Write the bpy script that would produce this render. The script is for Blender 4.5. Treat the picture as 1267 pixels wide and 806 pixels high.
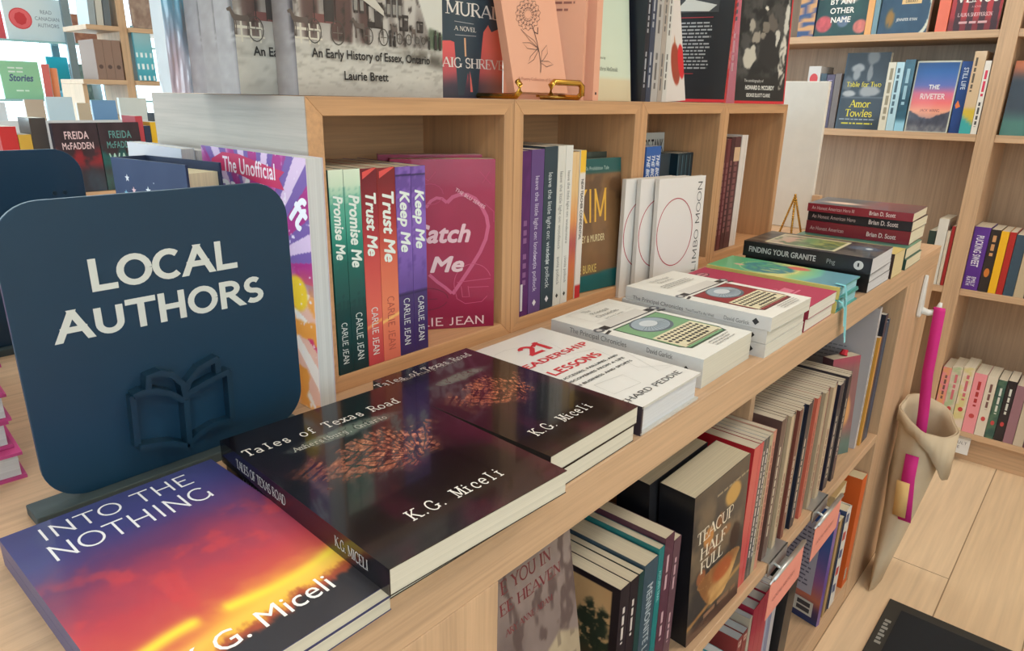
import bpy, math, random
import numpy as np
from mathutils import Matrix, Vector

for o in list(bpy.data.objects):
    bpy.data.objects.remove(o, do_unlink=True)
SC = bpy.context.scene
COL = SC.collection
random.seed(7)
ZC = 0.92                      # height of the counter top above the floor (scene heights below are measured from the counter top)

# ------------------------------------------------------------------ camera
F_PX, CAM = 857.4906, Vector((-0.1432, -0.3270, 0.3378))
YAW, PITCH, ROLL = 0.8543, 0.3174, 0.0202
_f0 = Vector((math.sin(YAW), math.cos(YAW), 0)); _r0 = Vector((math.cos(YAW), -math.sin(YAW), 0)); _u0 = Vector((0, 0, 1))
FWD = _f0*math.cos(PITCH) - _u0*math.sin(PITCH)
_u = _u0*math.cos(PITCH) + _f0*math.sin(PITCH)
RGT = _r0*math.cos(ROLL) + _u*math.sin(ROLL)
UPV = -_r0*math.sin(ROLL) + _u*math.cos(ROLL)
cam_data = bpy.data.cameras.new('camera')
cam_data.sensor_width = 36; cam_data.lens = F_PX/1267*36; cam_data.clip_start = 0.02; cam_data.clip_end = 60
cam = bpy.data.objects.new('camera', cam_data); COL.objects.link(cam)
cam.matrix_world = Matrix(((RGT.x, UPV.x, -FWD.x, CAM.x), (RGT.y, UPV.y, -FWD.y, CAM.y), (RGT.z, UPV.z, -FWD.z, CAM.z + ZC), (0, 0, 0, 1)))
SC.camera = cam

# ------------------------------------------------------------------ world, lights, exposure
SC.view_settings.view_transform = 'Standard'
SC.view_settings.look = 'None'
SC.view_settings.gamma = 1.0
SC.view_settings.use_curve_mapping = False
SC.view_settings.exposure = -0.15
world = bpy.data.worlds.new('daylight'); SC.world = world
world.use_nodes = True
_bg = world.node_tree.nodes['Background']
_bg.inputs[0].default_value = (0.72, 0.90, 1.0, 1); _bg.inputs[1].default_value = 3.0

def area_light(name, loc, rot, sx, sy, power, color):
    d = bpy.data.lights.new(name, 'AREA'); d.shape = 'RECTANGLE'; d.size = sx; d.size_y = sy; d.energy = power; d.color = color
    o = bpy.data.objects.new(name, d); COL.objects.link(o)
    o.location = (loc[0], loc[1], loc[2] + ZC); o.rotation_euler = rot
    return o
WARM, COOL = (1.0, 0.88, 0.74), (0.90, 0.96, 1.0)
for lx, ly, lp, lc in ((-0.9, -1.3, 20, COOL), (1.7, -1.1, 30, WARM), (0.5, 0.9, 13, COOL), (2.1, 1.6, 16, WARM), (-1.6, 1.0, 8, COOL)):
    area_light('ceiling_panel_light', (lx, ly, 1.93), (0, 0, 0), 0.9, 0.45, lp, lc)
# daylight entering through the shop windows left and back, plus an added front lamp
area_light('window_and_fill_light', (-3.2, 2.2, 0.6), (0, math.radians(-90), 0), 1.8, 3.2, 60, (0.55, 0.80, 1.0))
area_light('window_and_fill_light', (-1.6, -3.3, 0.7), (math.radians(90), 0, math.radians(-12)), 2.6, 1.8, 19, (0.70, 0.89, 1.0))  # added front lamp, cools the sign face; no known window there
area_light('window_and_fill_light', (1.0, 5.0, 0.7), (math.radians(-90), 0, 0), 4.0, 1.8, 80, (0.70, 0.93, 1.0))

# ------------------------------------------------------------------ pixel -> point on a plane of the scene
def ray(px, py):
    return FWD + RGT*((px-633.5)/F_PX) + UPV*((403-py)/F_PX)
def at(axis, val, px, py):
    d = ray(px, py); i = 'xyz'.index(axis)
    return CAM + d*((val-CAM[i])/d[i])

# ------------------------------------------------------------------ colour and materials
def lin(c):
    a = np.asarray(c, dtype=float)/255.0
    return np.where(a <= 0.04045, a/12.92, ((a+0.055)/1.055)**2.4)
def lin4(c):
    r = lin(c); return (float(r[0]), float(r[1]), float(r[2]), 1.0)

MATS = {}
def mat(name, color=None, rough=0.5, metal=0.0, coat=0.0, vcol=False, spec=0.5, build=None):
    if name in MATS: return MATS[name]
    m = bpy.data.materials.new(name); m.use_nodes = True
    nt = m.node_tree; b = nt.nodes['Principled BSDF']
    b.inputs['Roughness'].default_value = rough; b.inputs['Metallic'].default_value = metal
    b.inputs['Coat Weight'].default_value = coat; b.inputs['Coat Roughness'].default_value = 0.06
    b.inputs['Specular IOR Level'].default_value = spec
    if vcol:
        a = nt.nodes.new('ShaderNodeAttribute'); a.attribute_name = 'Col'
        nt.links.new(a.outputs['Color'], b.inputs['Base Color'])
    elif color is not None:
        b.inputs['Base Color'].default_value = lin4(color)
        # a little unevenness so that no surface is a flat colour
        n = nt.nodes.new('ShaderNodeTexNoise'); n.inputs['Scale'].default_value = 35; n.inputs['Detail'].default_value = 3
        tc = nt.nodes.new('ShaderNodeTexCoord'); nt.links.new(tc.outputs['Object'], n.inputs['Vector'])
        r = nt.nodes.new('ShaderNodeMapRange'); r.inputs['To Min'].default_value = 0.93; r.inputs['To Max'].default_value = 1.05
        nt.links.new(n.outputs['Fac'], r.inputs['Value'])
        v = nt.nodes.new('ShaderNodeMix'); v.data_type = 'RGBA'; v.blend_type = 'MULTIPLY'; v.inputs['Factor'].default_value = 1
        v.inputs['A'].default_value = lin4(color); nt.links.new(r.outputs['Result'], v.inputs['B'])
        nt.links.new(v.outputs['Result'], b.inputs['Base Color'])
    if build: build(nt, b)
    MATS[name] = m
    return m

def wood(axis, tone=(202, 165, 130), name='oak'):
    key = '%s_%s' % (name, axis)
    def build(nt, b):
        tc = nt.nodes.new('ShaderNodeTexCoord'); mp = nt.nodes.new('ShaderNodeMapping')
        s = [150, 150, 150]; s['xyz'.index(axis)] = 4.0
        mp.inputs['Scale'].default_value = s
        nt.links.new(tc.outputs['Object'], mp.inputs['Vector'])
        n1 = nt.nodes.new('ShaderNodeTexNoise'); n1.inputs['Scale'].default_value = 1.0; n1.inputs['Detail'].default_value = 5; n1.inputs['Roughness'].default_value = 0.65
        nt.links.new(mp.outputs['Vector'], n1.inputs['Vector'])
        mp2 = nt.nodes.new('ShaderNodeMapping'); s2 = [22, 22, 22]; s2['xyz'.index(axis)] = 1.2
        mp2.inputs['Scale'].default_value = s2; nt.links.new(tc.outputs['Object'], mp2.inputs['Vector'])
        n2 = nt.nodes.new('ShaderNodeTexNoise'); n2.inputs['Scale'].default_value = 1.0; n2.inputs['Detail'].default_value = 3
        nt.links.new(mp2.outputs['Vector'], n2.inputs['Vector'])
        ad = nt.nodes.new('ShaderNodeMath'); ad.operation = 'MULTIPLY_ADD'; ad.inputs[1].default_value = 0.6
        nt.links.new(n1.outputs['Fac'], ad.inputs[0])
        m2 = nt.nodes.new('ShaderNodeMath'); m2.operation = 'MULTIPLY'; m2.inputs[1].default_value = 0.4
        nt.links.new(n2.outputs['Fac'], m2.inputs[0]); nt.links.new(m2.outputs[0], ad.inputs[2])
        cr = nt.nodes.new('ShaderNodeValToRGB')
        t = np.array(tone, float)
        cr.color_ramp.elements[0].position = 0.30; cr.color_ramp.elements[0].color = lin4(t*0.84)
        cr.color_ramp.elements[1].position = 0.62; cr.color_ramp.elements[1].color = lin4(np.minimum(t*1.04, 255))
        e = cr.color_ramp.elements.new(0.46); e.color = lin4(t*0.96)
        nt.links.new(ad.outputs[0], cr.inputs['Fac']); nt.links.new(cr.outputs['Color'], b.inputs['Base Color'])
        bp = nt.nodes.new('ShaderNodeBump'); bp.inputs['Strength'].default_value = 0.16; bp.inputs['Distance'].default_value = 0.0012
        nt.links.new(n1.outputs['Fac'], bp.inputs['Height']); nt.links.new(bp.outputs['Normal'], b.inputs['Normal'])
    return mat(key, rough=0.48, build=build)

def _paper(nt, b):
    tc = nt.nodes.new('ShaderNodeTexCoord'); mp = nt.nodes.new('ShaderNodeMapping'); mp.inputs['Scale'].default_value = (2, 2, 900)
    nt.links.new(tc.outputs['Object'], mp.inputs['Vector'])
    n = nt.nodes.new('ShaderNodeTexNoise'); n.inputs['Scale'].default_value = 1; n.inputs['Detail'].default_value = 2
    nt.links.new(mp.outputs['Vector'], n.inputs['Vector'])
    r = nt.nodes.new('ShaderNodeMapRange'); r.inputs['From Min'].default_value = 0.3; r.inputs['From Max'].default_value = 0.7
    r.inputs['To Min'].default_value = 0.86; r.inputs['To Max'].default_value = 1.02
    nt.links.new(n.outputs['Fac'], r.inputs['Value'])
    a = nt.nodes.new('ShaderNodeAttribute'); a.attribute_name = 'Col'
    v = nt.nodes.new('ShaderNodeMix'); v.data_type = 'RGBA'; v.blend_type = 'MULTIPLY'; v.inputs['Factor'].default_value = 1
    nt.links.new(a.outputs['Color'], v.inputs['A']); nt.links.new(r.outputs['Result'], v.inputs['B'])
    nt.links.new(v.outputs['Result'], b.inputs['Base Color'])
PAGES = mat('page_edges', rough=0.85, build=_paper, spec=0.2)
GLOSS = mat('glossy_cover', rough=0.38, coat=0.22, vcol=True, spec=0.4)
HIGLOSS = mat('laminated_cover', rough=0.16, coat=0.45, vcol=True, spec=0.3)
MATTE = mat('matte_cover', rough=0.55, vcol=True, spec=0.35)
INK = mat('printed_ink', rough=0.45, vcol=True)

# ------------------------------------------------------------------ objects
def new_obj(name, mesh, parent=None, loc=None):
    o = bpy.data.objects.new(name, mesh); COL.objects.link(o)
    if parent is not None: o.parent = parent
    elif loc is not None: o.location = (loc[0], loc[1], loc[2] + ZC)
    return o
def tag(o, label=None, cat=None, group=None, kind=None):
    if label: o['label'] = label
    if cat: o['category'] = cat
    if group: o['group'] = group
    if kind: o['kind'] = kind
    return o
def thing(name, label, cat, M, group=None):
    o = bpy.data.objects.new(name, None); COL.objects.link(o); o.empty_display_size = 0.05
    o.matrix_world = Matrix.Translation((0, 0, ZC)) @ M
    return tag(o, label, cat, group)

class MB:
    """collects vertices, faces and vertex colours for ONE mesh"""
    def __init__(s): s.v = []; s.f = []; s.c = []
    def add(s, V, Fc, col=(200, 200, 200)):
        n = len(s.v); s.v.extend([tuple(map(float, p)) for p in V]); s.f.extend([tuple(i+n for i in f) for f in Fc])
        if isinstance(col, np.ndarray) and col.ndim == 2: s.c.extend([tuple(map(float, x)) for x in col])
        else: s.c.extend([tuple(map(float, lin(col)))]*len(V))
    def box(s, a, b, col=(200, 200, 200)):
        x0, y0, z0 = a; x1, y1, z1 = b
        s.add([(x0,y0,z0),(x1,y0,z0),(x1,y1,z0),(x0,y1,z0),(x0,y0,z1),(x1,y0,z1),(x1,y1,z1),(x0,y1,z1)],
              [(0,3,2,1),(4,5,6,7),(0,1,5,4),(1,2,6,5),(2,3,7,6),(3,0,4,7)], col)
    def prism(s, poly, a, b, axis, col=(200, 200, 200)):
        """poly: 2-D points in the plane across axis (counter-clockwise), extruded from a to b"""
        def P(p, t):
            return {'x': (t, p[0], p[1]), 'y': (p[0], t, p[1]), 'z': (p[0], p[1], t)}[axis]
        n = len(poly)
        V = [P(p, a) for p in poly] + [P(p, b) for p in poly]
        F = [tuple(range(n))[::-1], tuple(range(n, 2*n))] + [(i, (i+1) % n, n+(i+1) % n, n+i) for i in range(n)]
        s.add(V, F, col)
    def grid(s, P, nu, nv, col):
        """P: function (i,j)->point for a nu x nv vertex grid; col: (nu*nv,3) linear array or colour"""
        V = [P(i, j) for j in range(nv) for i in range(nu)]
        F = [(j*nu+i, j*nu+i+1, (j+1)*nu+i+1, (j+1)*nu+i) for j in range(nv-1) for i in range(nu-1)]
        s.add(V, F, col)
    def tube(s, pts, r, n=8, col=(200, 200, 200), cap=True):
        pts = [Vector(p) for p in pts]; rings = []
        rr = r if isinstance(r, (list, tuple)) else [r]*len(pts)
        up = Vector((0, 0, 1))
        for i, p in enumerate(pts):
            d = (pts[min(i+1, len(pts)-1)] - pts[max(i-1, 0)]).normalized()
            a = d.cross(up)
            if a.length < 1e-3: a = d.cross(Vector((1, 0, 0)))
            a.normalize(); b = d.cross(a)
            rings.append([p + (a*math.cos(2*math.pi*k/n) + b*math.sin(2*math.pi*k/n))*rr[i] for k in range(n)])
        V = [q for ring in rings for q in ring]
        F = [(i*n+k, i*n+(k+1) % n, (i+1)*n+(k+1) % n, (i+1)*n+k) for i in range(len(pts)-1) for k in range(n)]
        if cap: F += [tuple(range(n))[::-1], tuple((len(pts)-1)*n+k for k in range(n))]
        s.add(V, F, col)
    def build(s, name, material, parent=None, bevel=0.0, smooth=False, loc=None):
        me = bpy.data.meshes.new(name); me.from_pydata(s.v, [], s.f); me.update()
        at_ = me.color_attributes.new('Col', 'FLOAT_COLOR', 'POINT')
        arr = np.ones((len(s.v), 4), dtype=np.float32); arr[:, :3] = np.array(s.c, dtype=np.float32).reshape(-1, 3)
        at_.data.foreach_set('color', arr.ravel())
        me.materials.append(material)
        if smooth:
            me.polygons.foreach_set('use_smooth', [True]*len(me.polygons))
        o = new_obj(name, me, parent, loc if loc is not None else ((0, 0, 0) if parent is None else None))
        if bevel > 0:
            bv = o.modifiers.new('edge', 'BEVEL'); bv.width = bevel; bv.segments = 2; bv.limit_method = 'ANGLE'; bv.angle_limit = math.radians(50)
        return o

# ------------------------------------------------------------------ noise for printed pictures
def _hash(ix, iy, seed):
    h = (ix*374761393 + iy*668265263 + seed*982451653) & 0x7fffffff
    h = ((h ^ (h >> 13))*1274126177) & 0x7fffffff
    return ((h ^ (h >> 16)) & 0xffff)/65535.0
def vnoise(x, y, seed=0):
    ix = np.floor(x).astype(np.int64); iy = np.floor(y).astype(np.int64); fx = x-ix; fy = y-iy
    fx = fx*fx*(3-2*fx); fy = fy*fy*(3-2*fy)
    a = _hash(ix, iy, seed); b = _hash(ix+1, iy, seed); c = _hash(ix, iy+1, seed); d = _hash(ix+1, iy+1, seed)
    return (a*(1-fx)+b*fx)*(1-fy) + (c*(1-fx)+d*fx)*fy
def fbm(x, y, seed=0, oct=4):
    s = 0; a = 0.5; t = 0
    for k in range(oct):
        s = s + a*vnoise(x*2**k, y*2**k, seed+k*17); t += a; a *= 0.5
    return s/t
def ramp(t, stops):
    """stops: [(pos,(r,g,b))...] -> linear colours"""
    xs = [s[0] for s in stops]; cs = np.array([s[1] for s in stops], float)
    t = np.clip(t, xs[0], xs[-1])
    return np.stack([np.interp(t, xs, cs[:, k]) for k in range(3)], -1)
def mixc(a, b, t):
    t = np.asarray(t)[..., None] if np.ndim(t) else t
    return np.asarray(a, float)*(1-t) + np.asarray(b, float)*t
def sstep(e0, e1, x):
    t = np.clip((x-e0)/(e1-e0), 0, 1); return t*t*(3-2*t)
# ------------------------------------------------------------------ lettering
def arc(cx, cy, rx, ry, a0, a1, n=10):
    return [(cx+rx*math.cos(math.radians(a0+(a1-a0)*k/n)), cy+ry*math.sin(math.radians(a0+(a1-a0)*k/n))) for k in range(n+1)]
# (width, [(points, weight, serif at start, serif at end)]): T thick, t thin; h / v = lying / standing serif
GL = {
 'A': (.84, [([(.04,0),(.42,1)],'t','h',''), ([(.42,1),(.8,0)],'T','','h'), ([(.18,.34),(.66,.34)],'t','','')]),
 'B': (.72, [([(.14,0),(.14,1)],'T','h','h'), ([(.14,1),(.36,1)]+arc(.36,.76,.24,.24,90,-90)+[(.14,.52)],'t','',''), ([(.14,.52),(.38,.52)]+arc(.38,.26,.27,.26,90,-90)+[(.14,0)],'t','','')]),
 'C': (.76, [(arc(.42,.5,.36,.5,48,312,16),'m','v','')]),
 'D': (.82, [([(.14,0),(.14,1)],'T','h','h'), ([(.14,1),(.34,1)]+arc(.34,.5,.4,.5,90,-90,14)+[(.14,0)],'m','','')]),
 'E': (.68, [([(.14,0),(.14,1)],'T','h','h'), ([(.14,1),(.6,1)],'t','','v'), ([(.14,.52),(.46,.52)],'t','','v'), ([(.14,0),(.62,0)],'t','','v')]),
 'F': (.64, [([(.14,0),(.14,1)],'T','h','h'), ([(.14,1),(.6,1)],'t','','v'), ([(.14,.52),(.46,.52)],'t','','v')]),
 'G': (.82, [(arc(.42,.5,.36,.5,48,330,16),'m','v',''), ([(.74,0.05),(.74,.42)],'T','','h')]),
 'H': (.86, [([(.14,0),(.14,1)],'T','h','h'), ([(.72,0),(.72,1)],'T','h','h'), ([(.14,.5),(.72,.5)],'t','','')]),
 'I': (.36, [([(.18,0),(.18,1)],'T','h','h')]),
 'J': (.5, [([(.32,1),(.32,.2)]+arc(.17,.2,.15,.2,0,-130,8),'T','h','')]),
 'K': (.8, [([(.14,0),(.14,1)],'T','h','h'), ([(.68,1),(.16,.42)],'t','h',''), ([(.32,.58),(.72,0)],'T','','h')]),
 'L': (.66, [([(.14,0),(.14,1)],'T','h','h'), ([(.14,0),(.6,0)],'t','','v')]),
 'M': (1.0, [([(.14,0),(.14,1)],'t','h','h'), ([(.14,1),(.5,.12)],'T','',''), ([(.5,.12),(.86,1)],'t','',''), ([(.86,0),(.86,1)],'T','h','h')]),
 'N': (.86, [([(.14,0),(.14,1)],'t','h','h'), ([(.14,1),(.72,0)],'T','',''), ([(.72,0),(.72,1)],'t','','h')]),
 'O': (.86, [(arc(.43,.5,.37,.5,0,360,22),'m','','')]),
 'P': (.68, [([(.14,0),(.14,1)],'T','h','h'), ([(.14,1),(.36,1)]+arc(.36,.73,.26,.27,90,-90)+[(.14,.46)],'t','','')]),
 'R': (.78, [([(.14,0),(.14,1)],'T','h','h'), ([(.14,1),(.36,1)]+arc(.36,.75,.25,.25,90,-90)+[(.14,.5)],'t','',''), ([(.36,.5),(.72,0)],'T','','h')]),
 'S': (.62, [(arc(.31,.74,.22,.26,40,270,10)+arc(.31,.24,.24,.24,90,-140,10),'m','v','v')]),
 'T': (.74, [([(.37,0),(.37,1)],'T','h',''), ([(.05,1),(.69,1)],'t','v','v')]),
 'U': (.84, [([(.14,1),(.14,.34)]+arc(.42,.34,.28,.34,180,360,12)+[(.7,1)],'m','h','h')]),
 'V': (.82, [([(.04,1),(.41,0)],'T','h',''), ([(.41,0),(.78,1)],'t','','h')]),
 'W': (1.1, [([(.04,1),(.3,0)],'T','h',''), ([(.3,0),(.55,.9)],'t','',''), ([(.55,.9),(.8,0)],'T','',''), ([(.8,0),(1.06,1)],'t','','h')]),
 'X': (.8, [([(.08,1),(.72,0)],'T','h','h'), ([(.72,1),(.08,0)],'t','h','h')]),
 'Y': (.78, [([(.06,1),(.39,.46)],'T','h',''), ([(.72,1),(.39,.46)],'t','h',''), ([(.39,.46),(.39,0)],'T','','h')]),
 'a': (.6, [(arc(.26,.48,.19,.2,150,0,8)+[(.45,.1),(.52,0)],'m','',''), (arc(.25,.18,.2,.18,0,360,12),'t','','')]),
 'b': (.66, [([(.12,0),(.12,1)],'m','','h'), (arc(.34,.32,.22,.32,0,360,14),'m','','')]),
 'c': (.58, [(arc(.32,.33,.25,.33,45,315,12),'m','v','')]),
 'd': (.66, [([(.5,0),(.5,1)],'m','h','h'), (arc(.29,.32,.22,.32,0,360,14),'m','','')]),
 'e': (.6, [([(.07,.36),(.55,.36)]+arc(.31,.34,.24,.33,5,315,14),'m','','')]),
 'f': (.46, [([(.2,0),(.2,.8)]+arc(.36,.8,.16,.2,180,50,6),'m','h',''), ([(.03,.62),(.42,.62)],'t','','')]),
 'g': (.62, [(arc(.29,.36,.22,.29,0,360,12),'m','',''), ([(.5,.64),(.5,-.1)]+arc(.28,-.1,.22,.2,0,-150,8),'m','','')]),
 'h': (.68, [([(.13,0),(.13,1)],'m','h','h'), ([(.13,.4)]+arc(.33,.4,.2,.25,150,0,8)+[(.53,0)],'m','','h')]),
 'i': (.34, [([(.18,0),(.18,.65)],'m','h','h'), ([(.18,.82),(.18,.94)],'m','','')]),
 'l': (.34, [([(.18,0),(.18,1)],'m','h','h')]),
 'm': (.9, [([(.12,0),(.12,.65)],'m','h','h'), ([(.12,.45)]+arc(.28,.45,.16,.2,150,0,6)+[(.44,0)],'m','','h'), ([(.44,.45)]+arc(.6,.45,.16,.2,150,0,6)+[(.76,0)],'m','','h')]),
 'n': (.68, [([(.13,0),(.13,.65)],'m','h','h'), ([(.13,.4)]+arc(.33,.4,.2,.25,150,0,8)+[(.53,0)],'m','','h')]),
 'o': (.62, [(arc(.31,.33,.25,.33,0,360,16),'m','','')]),
 'r': (.5, [([(.15,0),(.15,.65)],'m','h','h'), ([(.15,.4)]+arc(.36,.42,.2,.23,150,40,6),'m','','')]),
 's': (.52, [(arc(.26,.48,.18,.17,40,270,8)+arc(.26,.16,.2,.16,90,-140,8),'m','v','v')]),
 't': (.46, [([(.2,.92),(.2,.18)]+arc(.34,.18,.14,.18,180,310,6),'m','',''), ([(.03,.65),(.42,.65)],'t','','')]),
 'u': (.68, [([(.13,.65),(.13,.22)]+arc(.33,.22,.2,.22,180,350,8),'m','h',''), ([(.53,0),(.53,.65)],'m','h','h')]),
 'w': (.96, [([(.04,.65),(.26,0)],'m','h',''), ([(.26,0),(.48,.6)],'t','',''), ([(.48,.6),(.70,0)],'m','',''), ([(.70,0),(.92,.65)],'t','','h')]),
 'x': (.6, [([(.08,.65),(.52,0)],'m','h','h'), ([(.52,.65),(.08,0)],'m','h','h')]),
 'y': (.62, [([(.07,.65),(.32,0)],'m','h',''), ([(.55,.65),(.22,-.3)],'t','h','')]),
 '.': (.3, [([(.15,0),(.15,.1)],'T','','')]), ',': (.3, [([(.17,.1),(.1,-.15)],'T','','')]),
 '&': (.8, [(arc(.34,.78,.16,.2,-30,230,10)+[(.7,0)],'m','','h'), (arc(.32,.25,.24,.25,100,340,10)+[(.66,.5)],'m','','')]),
 '2': (.62, [(arc(.31,.70,.22,.30,165,-20,10)+[(.08,0)],'m','',''), ([(.08,0),(.56,0)],'T','','')]), '1': (.44, [([(.26,0),(.26,1)],'T','',''), ([(.26,1),(.06,.82)],'t','','')]),
 '|': (.3, [([(.15,0),(.15,1)],'T','','')]),
 ' ': (.38, []),
}
def _ribbon(pts, w, V, Fc):
    n = len(pts); base = len(V)
    for i in range(n):
        a = pts[max(i-1, 0)]; b = pts[min(i+1, n-1)]
        dx, dy = b[0]-a[0], b[1]-a[1]; L = math.hypot(dx, dy) or 1
        nx, ny = -dy/L*w/2, dx/L*w/2
        V += [(pts[i][0]+nx, pts[i][1]+ny), (pts[i][0]-nx, pts[i][1]-ny)]
    for i in range(n-1):
        Fc.append((base+2*i+1, base+2*i+3, base+2*i+2, base+2*i))
_TC = {}
def _stroke_text(s, style):
    mono = style == 'slab'; geo = style.startswith('geo'); V = []; Fc = []; x = 0
    W = {'T': .12, 't': .085, 'm': .10} if mono else {'T': .15, 't': .06, 'm': .11}
    bounds = []
    gw = {'geo': .19, 'geothin': .085, 'geolight': .115, 'geomed': .145}.get(style, .12)
    for ch in s:
        g = GL.get(ch) or GL.get(ch.upper()) or GL[' ']
        w, st = g; k = 1.0; off = 0
        adv = w
        if mono: adv = .74; off = (adv-w)/2 if w <= .84 else 0; k = 1 if w <= .84 else .84/w
        if geo:
            for pts, wt, s0, s1 in st:
                P = [(x+p[0], gw/2+p[1]*(1-gw)) for p in pts]
                def ext(a, b_):
                    dx, dy = a[0]-b_[0], a[1]-b_[1]; L = math.hypot(dx, dy) or 1; k_ = gw/2 if (abs(dx) < .02 or abs(dy) < .02) else gw*.72
                    return (a[0]+dx/L*k_, a[1]+dy/L*k_)
                if len(pts) < 8: P = [ext(P[0], P[1])] + P[1:-1] + [ext(P[-1], P[-2])]
                n0 = len(V)
                dx, dy = pts[-1][0]-pts[0][0], pts[-1][1]-pts[0][1]
                if len(pts) == 2 and abs(dx) > .02 and abs(dy) > .3 and ch.isupper():      # slanting stroke, cut off level at its ends that reach the line of the capitals
                    L = math.hypot(dx, dy); ux, uy = dx/L, dy/L; a = (x+pts[0][0], gw/2+pts[0][1]*(1-gw)); b2 = (x+pts[1][0], gw/2+pts[1][1]*(1-gw))
                    e0 = gw*1.6 if pts[0][1] in (0, 1) else 0; e1 = gw*1.6 if pts[1][1] in (0, 1) else 0
                    a = (a[0]-ux*e0, a[1]-uy*e0); b2 = (b2[0]+ux*e1, b2[1]+uy*e1); nx, ny = -uy*gw/2, ux*gw/2
                    poly = [(a[0]+nx, a[1]+ny), (a[0]-nx, a[1]-ny), (b2[0]-nx, b2[1]-ny), (b2[0]+nx, b2[1]+ny)]
                    for lim, sg_ in ((0, 1), (1, -1)):
                        out = []
                        for q in range(len(poly)):
                            p, r_ = poly[q], poly[(q+1) % len(poly)]; ip = (p[1]-lim)*sg_ >= 0; ir = (r_[1]-lim)*sg_ >= 0
                            if ip: out.append(p)
                            if ip != ir: t_ = (lim-p[1])/(r_[1]-p[1]); out.append((p[0]+(r_[0]-p[0])*t_, lim))
                        poly = out
                    Fc.append(tuple(range(n0, n0+len(poly)))); V += poly
                else:
                    _ribbon(P, gw, V, Fc)
                bounds.append((n0, len(V)))
                for q in range(n0, len(V)): V[q] = (V[q][0], min(1.0, max(0.0, V[q][1])) if ch.isupper() or ch.isdigit() else V[q][1])
            x += adv + gw*.35
            continue
        for pts, wt, s0, s1 in st:
            P = [(x+off+p[0]*k, p[1]) for p in pts]; n0 = len(V); _ribbon(P, W[wt], V, Fc); bounds.append((n0, len(V)))
            for fl, q in ((s0, P[0]), (s1, P[-1])):
                hl = .15 if not mono else .17; th = .05 if not mono else .085
                if fl == 'h': yy = q[1] + (th/2 if q[1] < .3 else -th/2); n0 = len(V); _ribbon([(q[0]-hl, yy), (q[0]+hl, yy)], th, V, Fc); bounds.append((n0, len(V)))
                if fl == 'v': dy = .2; up = q[1] < .5; n0 = len(V); _ribbon([(q[0], q[1]), (q[0], q[1]+(dy if up else -dy))], th*1.1, V, Fc); bounds.append((n0, len(V)))
        x += adv
    V = np.array(V or [(0, 0)], float); Z = np.zeros(len(V)); seg = 0; last = 0
    for a, b_ in bounds: Z[a:b_] = seg % 7; seg += 1
    return np.column_stack([V, Z]), Fc, max(x, .01)
def _font_text(s, style):
    cu = bpy.data.curves.new('lettering', 'FONT'); cu.body = s; cu.size = 1; cu.resolution_u = 3
    if style == 'script': cu.shear = 0.28
    if style == 'wide': cu.space_character = 1.18
    if style == 'cond': cu.space_character = 1.06
    o = bpy.data.objects.new('lettering', cu); COL.objects.link(o)
    bpy.context.view_layer.update()
    me = bpy.data.meshes.new_from_object(o.evaluated_get(bpy.context.evaluated_depsgraph_get()))
    V = np.array([(v.co.x, v.co.y) for v in me.vertices], float).reshape(-1, 2); Fc = [tuple(p.vertices) for p in me.polygons]
    bpy.data.objects.remove(o, do_unlink=True); bpy.data.curves.remove(cu); bpy.data.meshes.remove(me)
    return V, Fc
_CAP = {}
def text_geo(s, style):
    if (s, style) in _TC: return _TC[(s, style)]
    if style in ('serif', 'slab') or style.startswith('geo'):
        r = _stroke_text(s, style)
    else:
        if style not in _CAP: _CAP[style] = _font_text('H', style)[0][:, 1].max()
        V, Fc = _font_text(s, style)
        V = V/_CAP[style]
        d = {'bold': .028, 'cond': .022, 'heavy': .05, 'script': .048}.get(style, 0)
        if d and len(V):          # heavier weights: the outline repeated a hair's breadth around itself
            VV, FF = [], []
            for k in range(9):
                a = math.pi*2*k/8; r_ = d if k < 8 else 0
                FF += [tuple(i+len(V)*k for i in f) for f in Fc]
                VV.append(np.column_stack([V[:, 0]+r_*math.cos(a), V[:, 1]+r_*math.sin(a), np.full(len(V), k*1.0)]))
            V = np.concatenate(VV); Fc = FF
        if len(V): V[:, 0] -= V[:, 0].min()
        r = (V, Fc, float(V[:, 0].max()) if len(V) else .01)
    _TC[(s, style)] = r
    return r

# ------------------------------------------------------------------ books
UPB_Y = Matrix(((0,0,1,0),(1,0,0,0),(0,1,0,0),(0,0,0,1)))       # spine out towards -Y, front cover towards +X
FACE_Y = Matrix(((1,0,0,0),(0,0,-1,0),(0,1,0,0),(0,0,0,1)))     # front cover towards -Y (and: spine out towards -X)
FACE_X = Matrix(((0,0,-1,0),(-1,0,0,0),(0,1,0,0),(0,0,0,1)))    # front cover towards -X
def T(x, y, z): return Matrix.Translation((x, y, z))
def RZ(d): return Matrix.Rotation(math.radians(d), 4, 'Z')
def RX(d): return Matrix.Rotation(math.radians(d), 4, 'X')
def RY(d): return Matrix.Rotation(math.radians(d), 4, 'Y')
def flat(x, y, z, yaw=0): return T(x, y, z) @ RZ(yaw)
def spine_y(x, y, z, lean=0, yaw=0): return T(x, y, z) @ RZ(yaw) @ RY(lean) @ UPB_Y
def face_y(x, y, z, yaw=0, back=0): return T(x, y, z) @ RZ(yaw) @ RX(-back) @ FACE_Y
def spine_x(x, y, z, lean=0, yaw=0): return T(x, y, z) @ RZ(yaw) @ RX(lean) @ FACE_Y
def face_x(x, y, z, yaw=0, back=0): return T(x, y, z) @ RZ(yaw) @ RY(back) @ FACE_X

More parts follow.
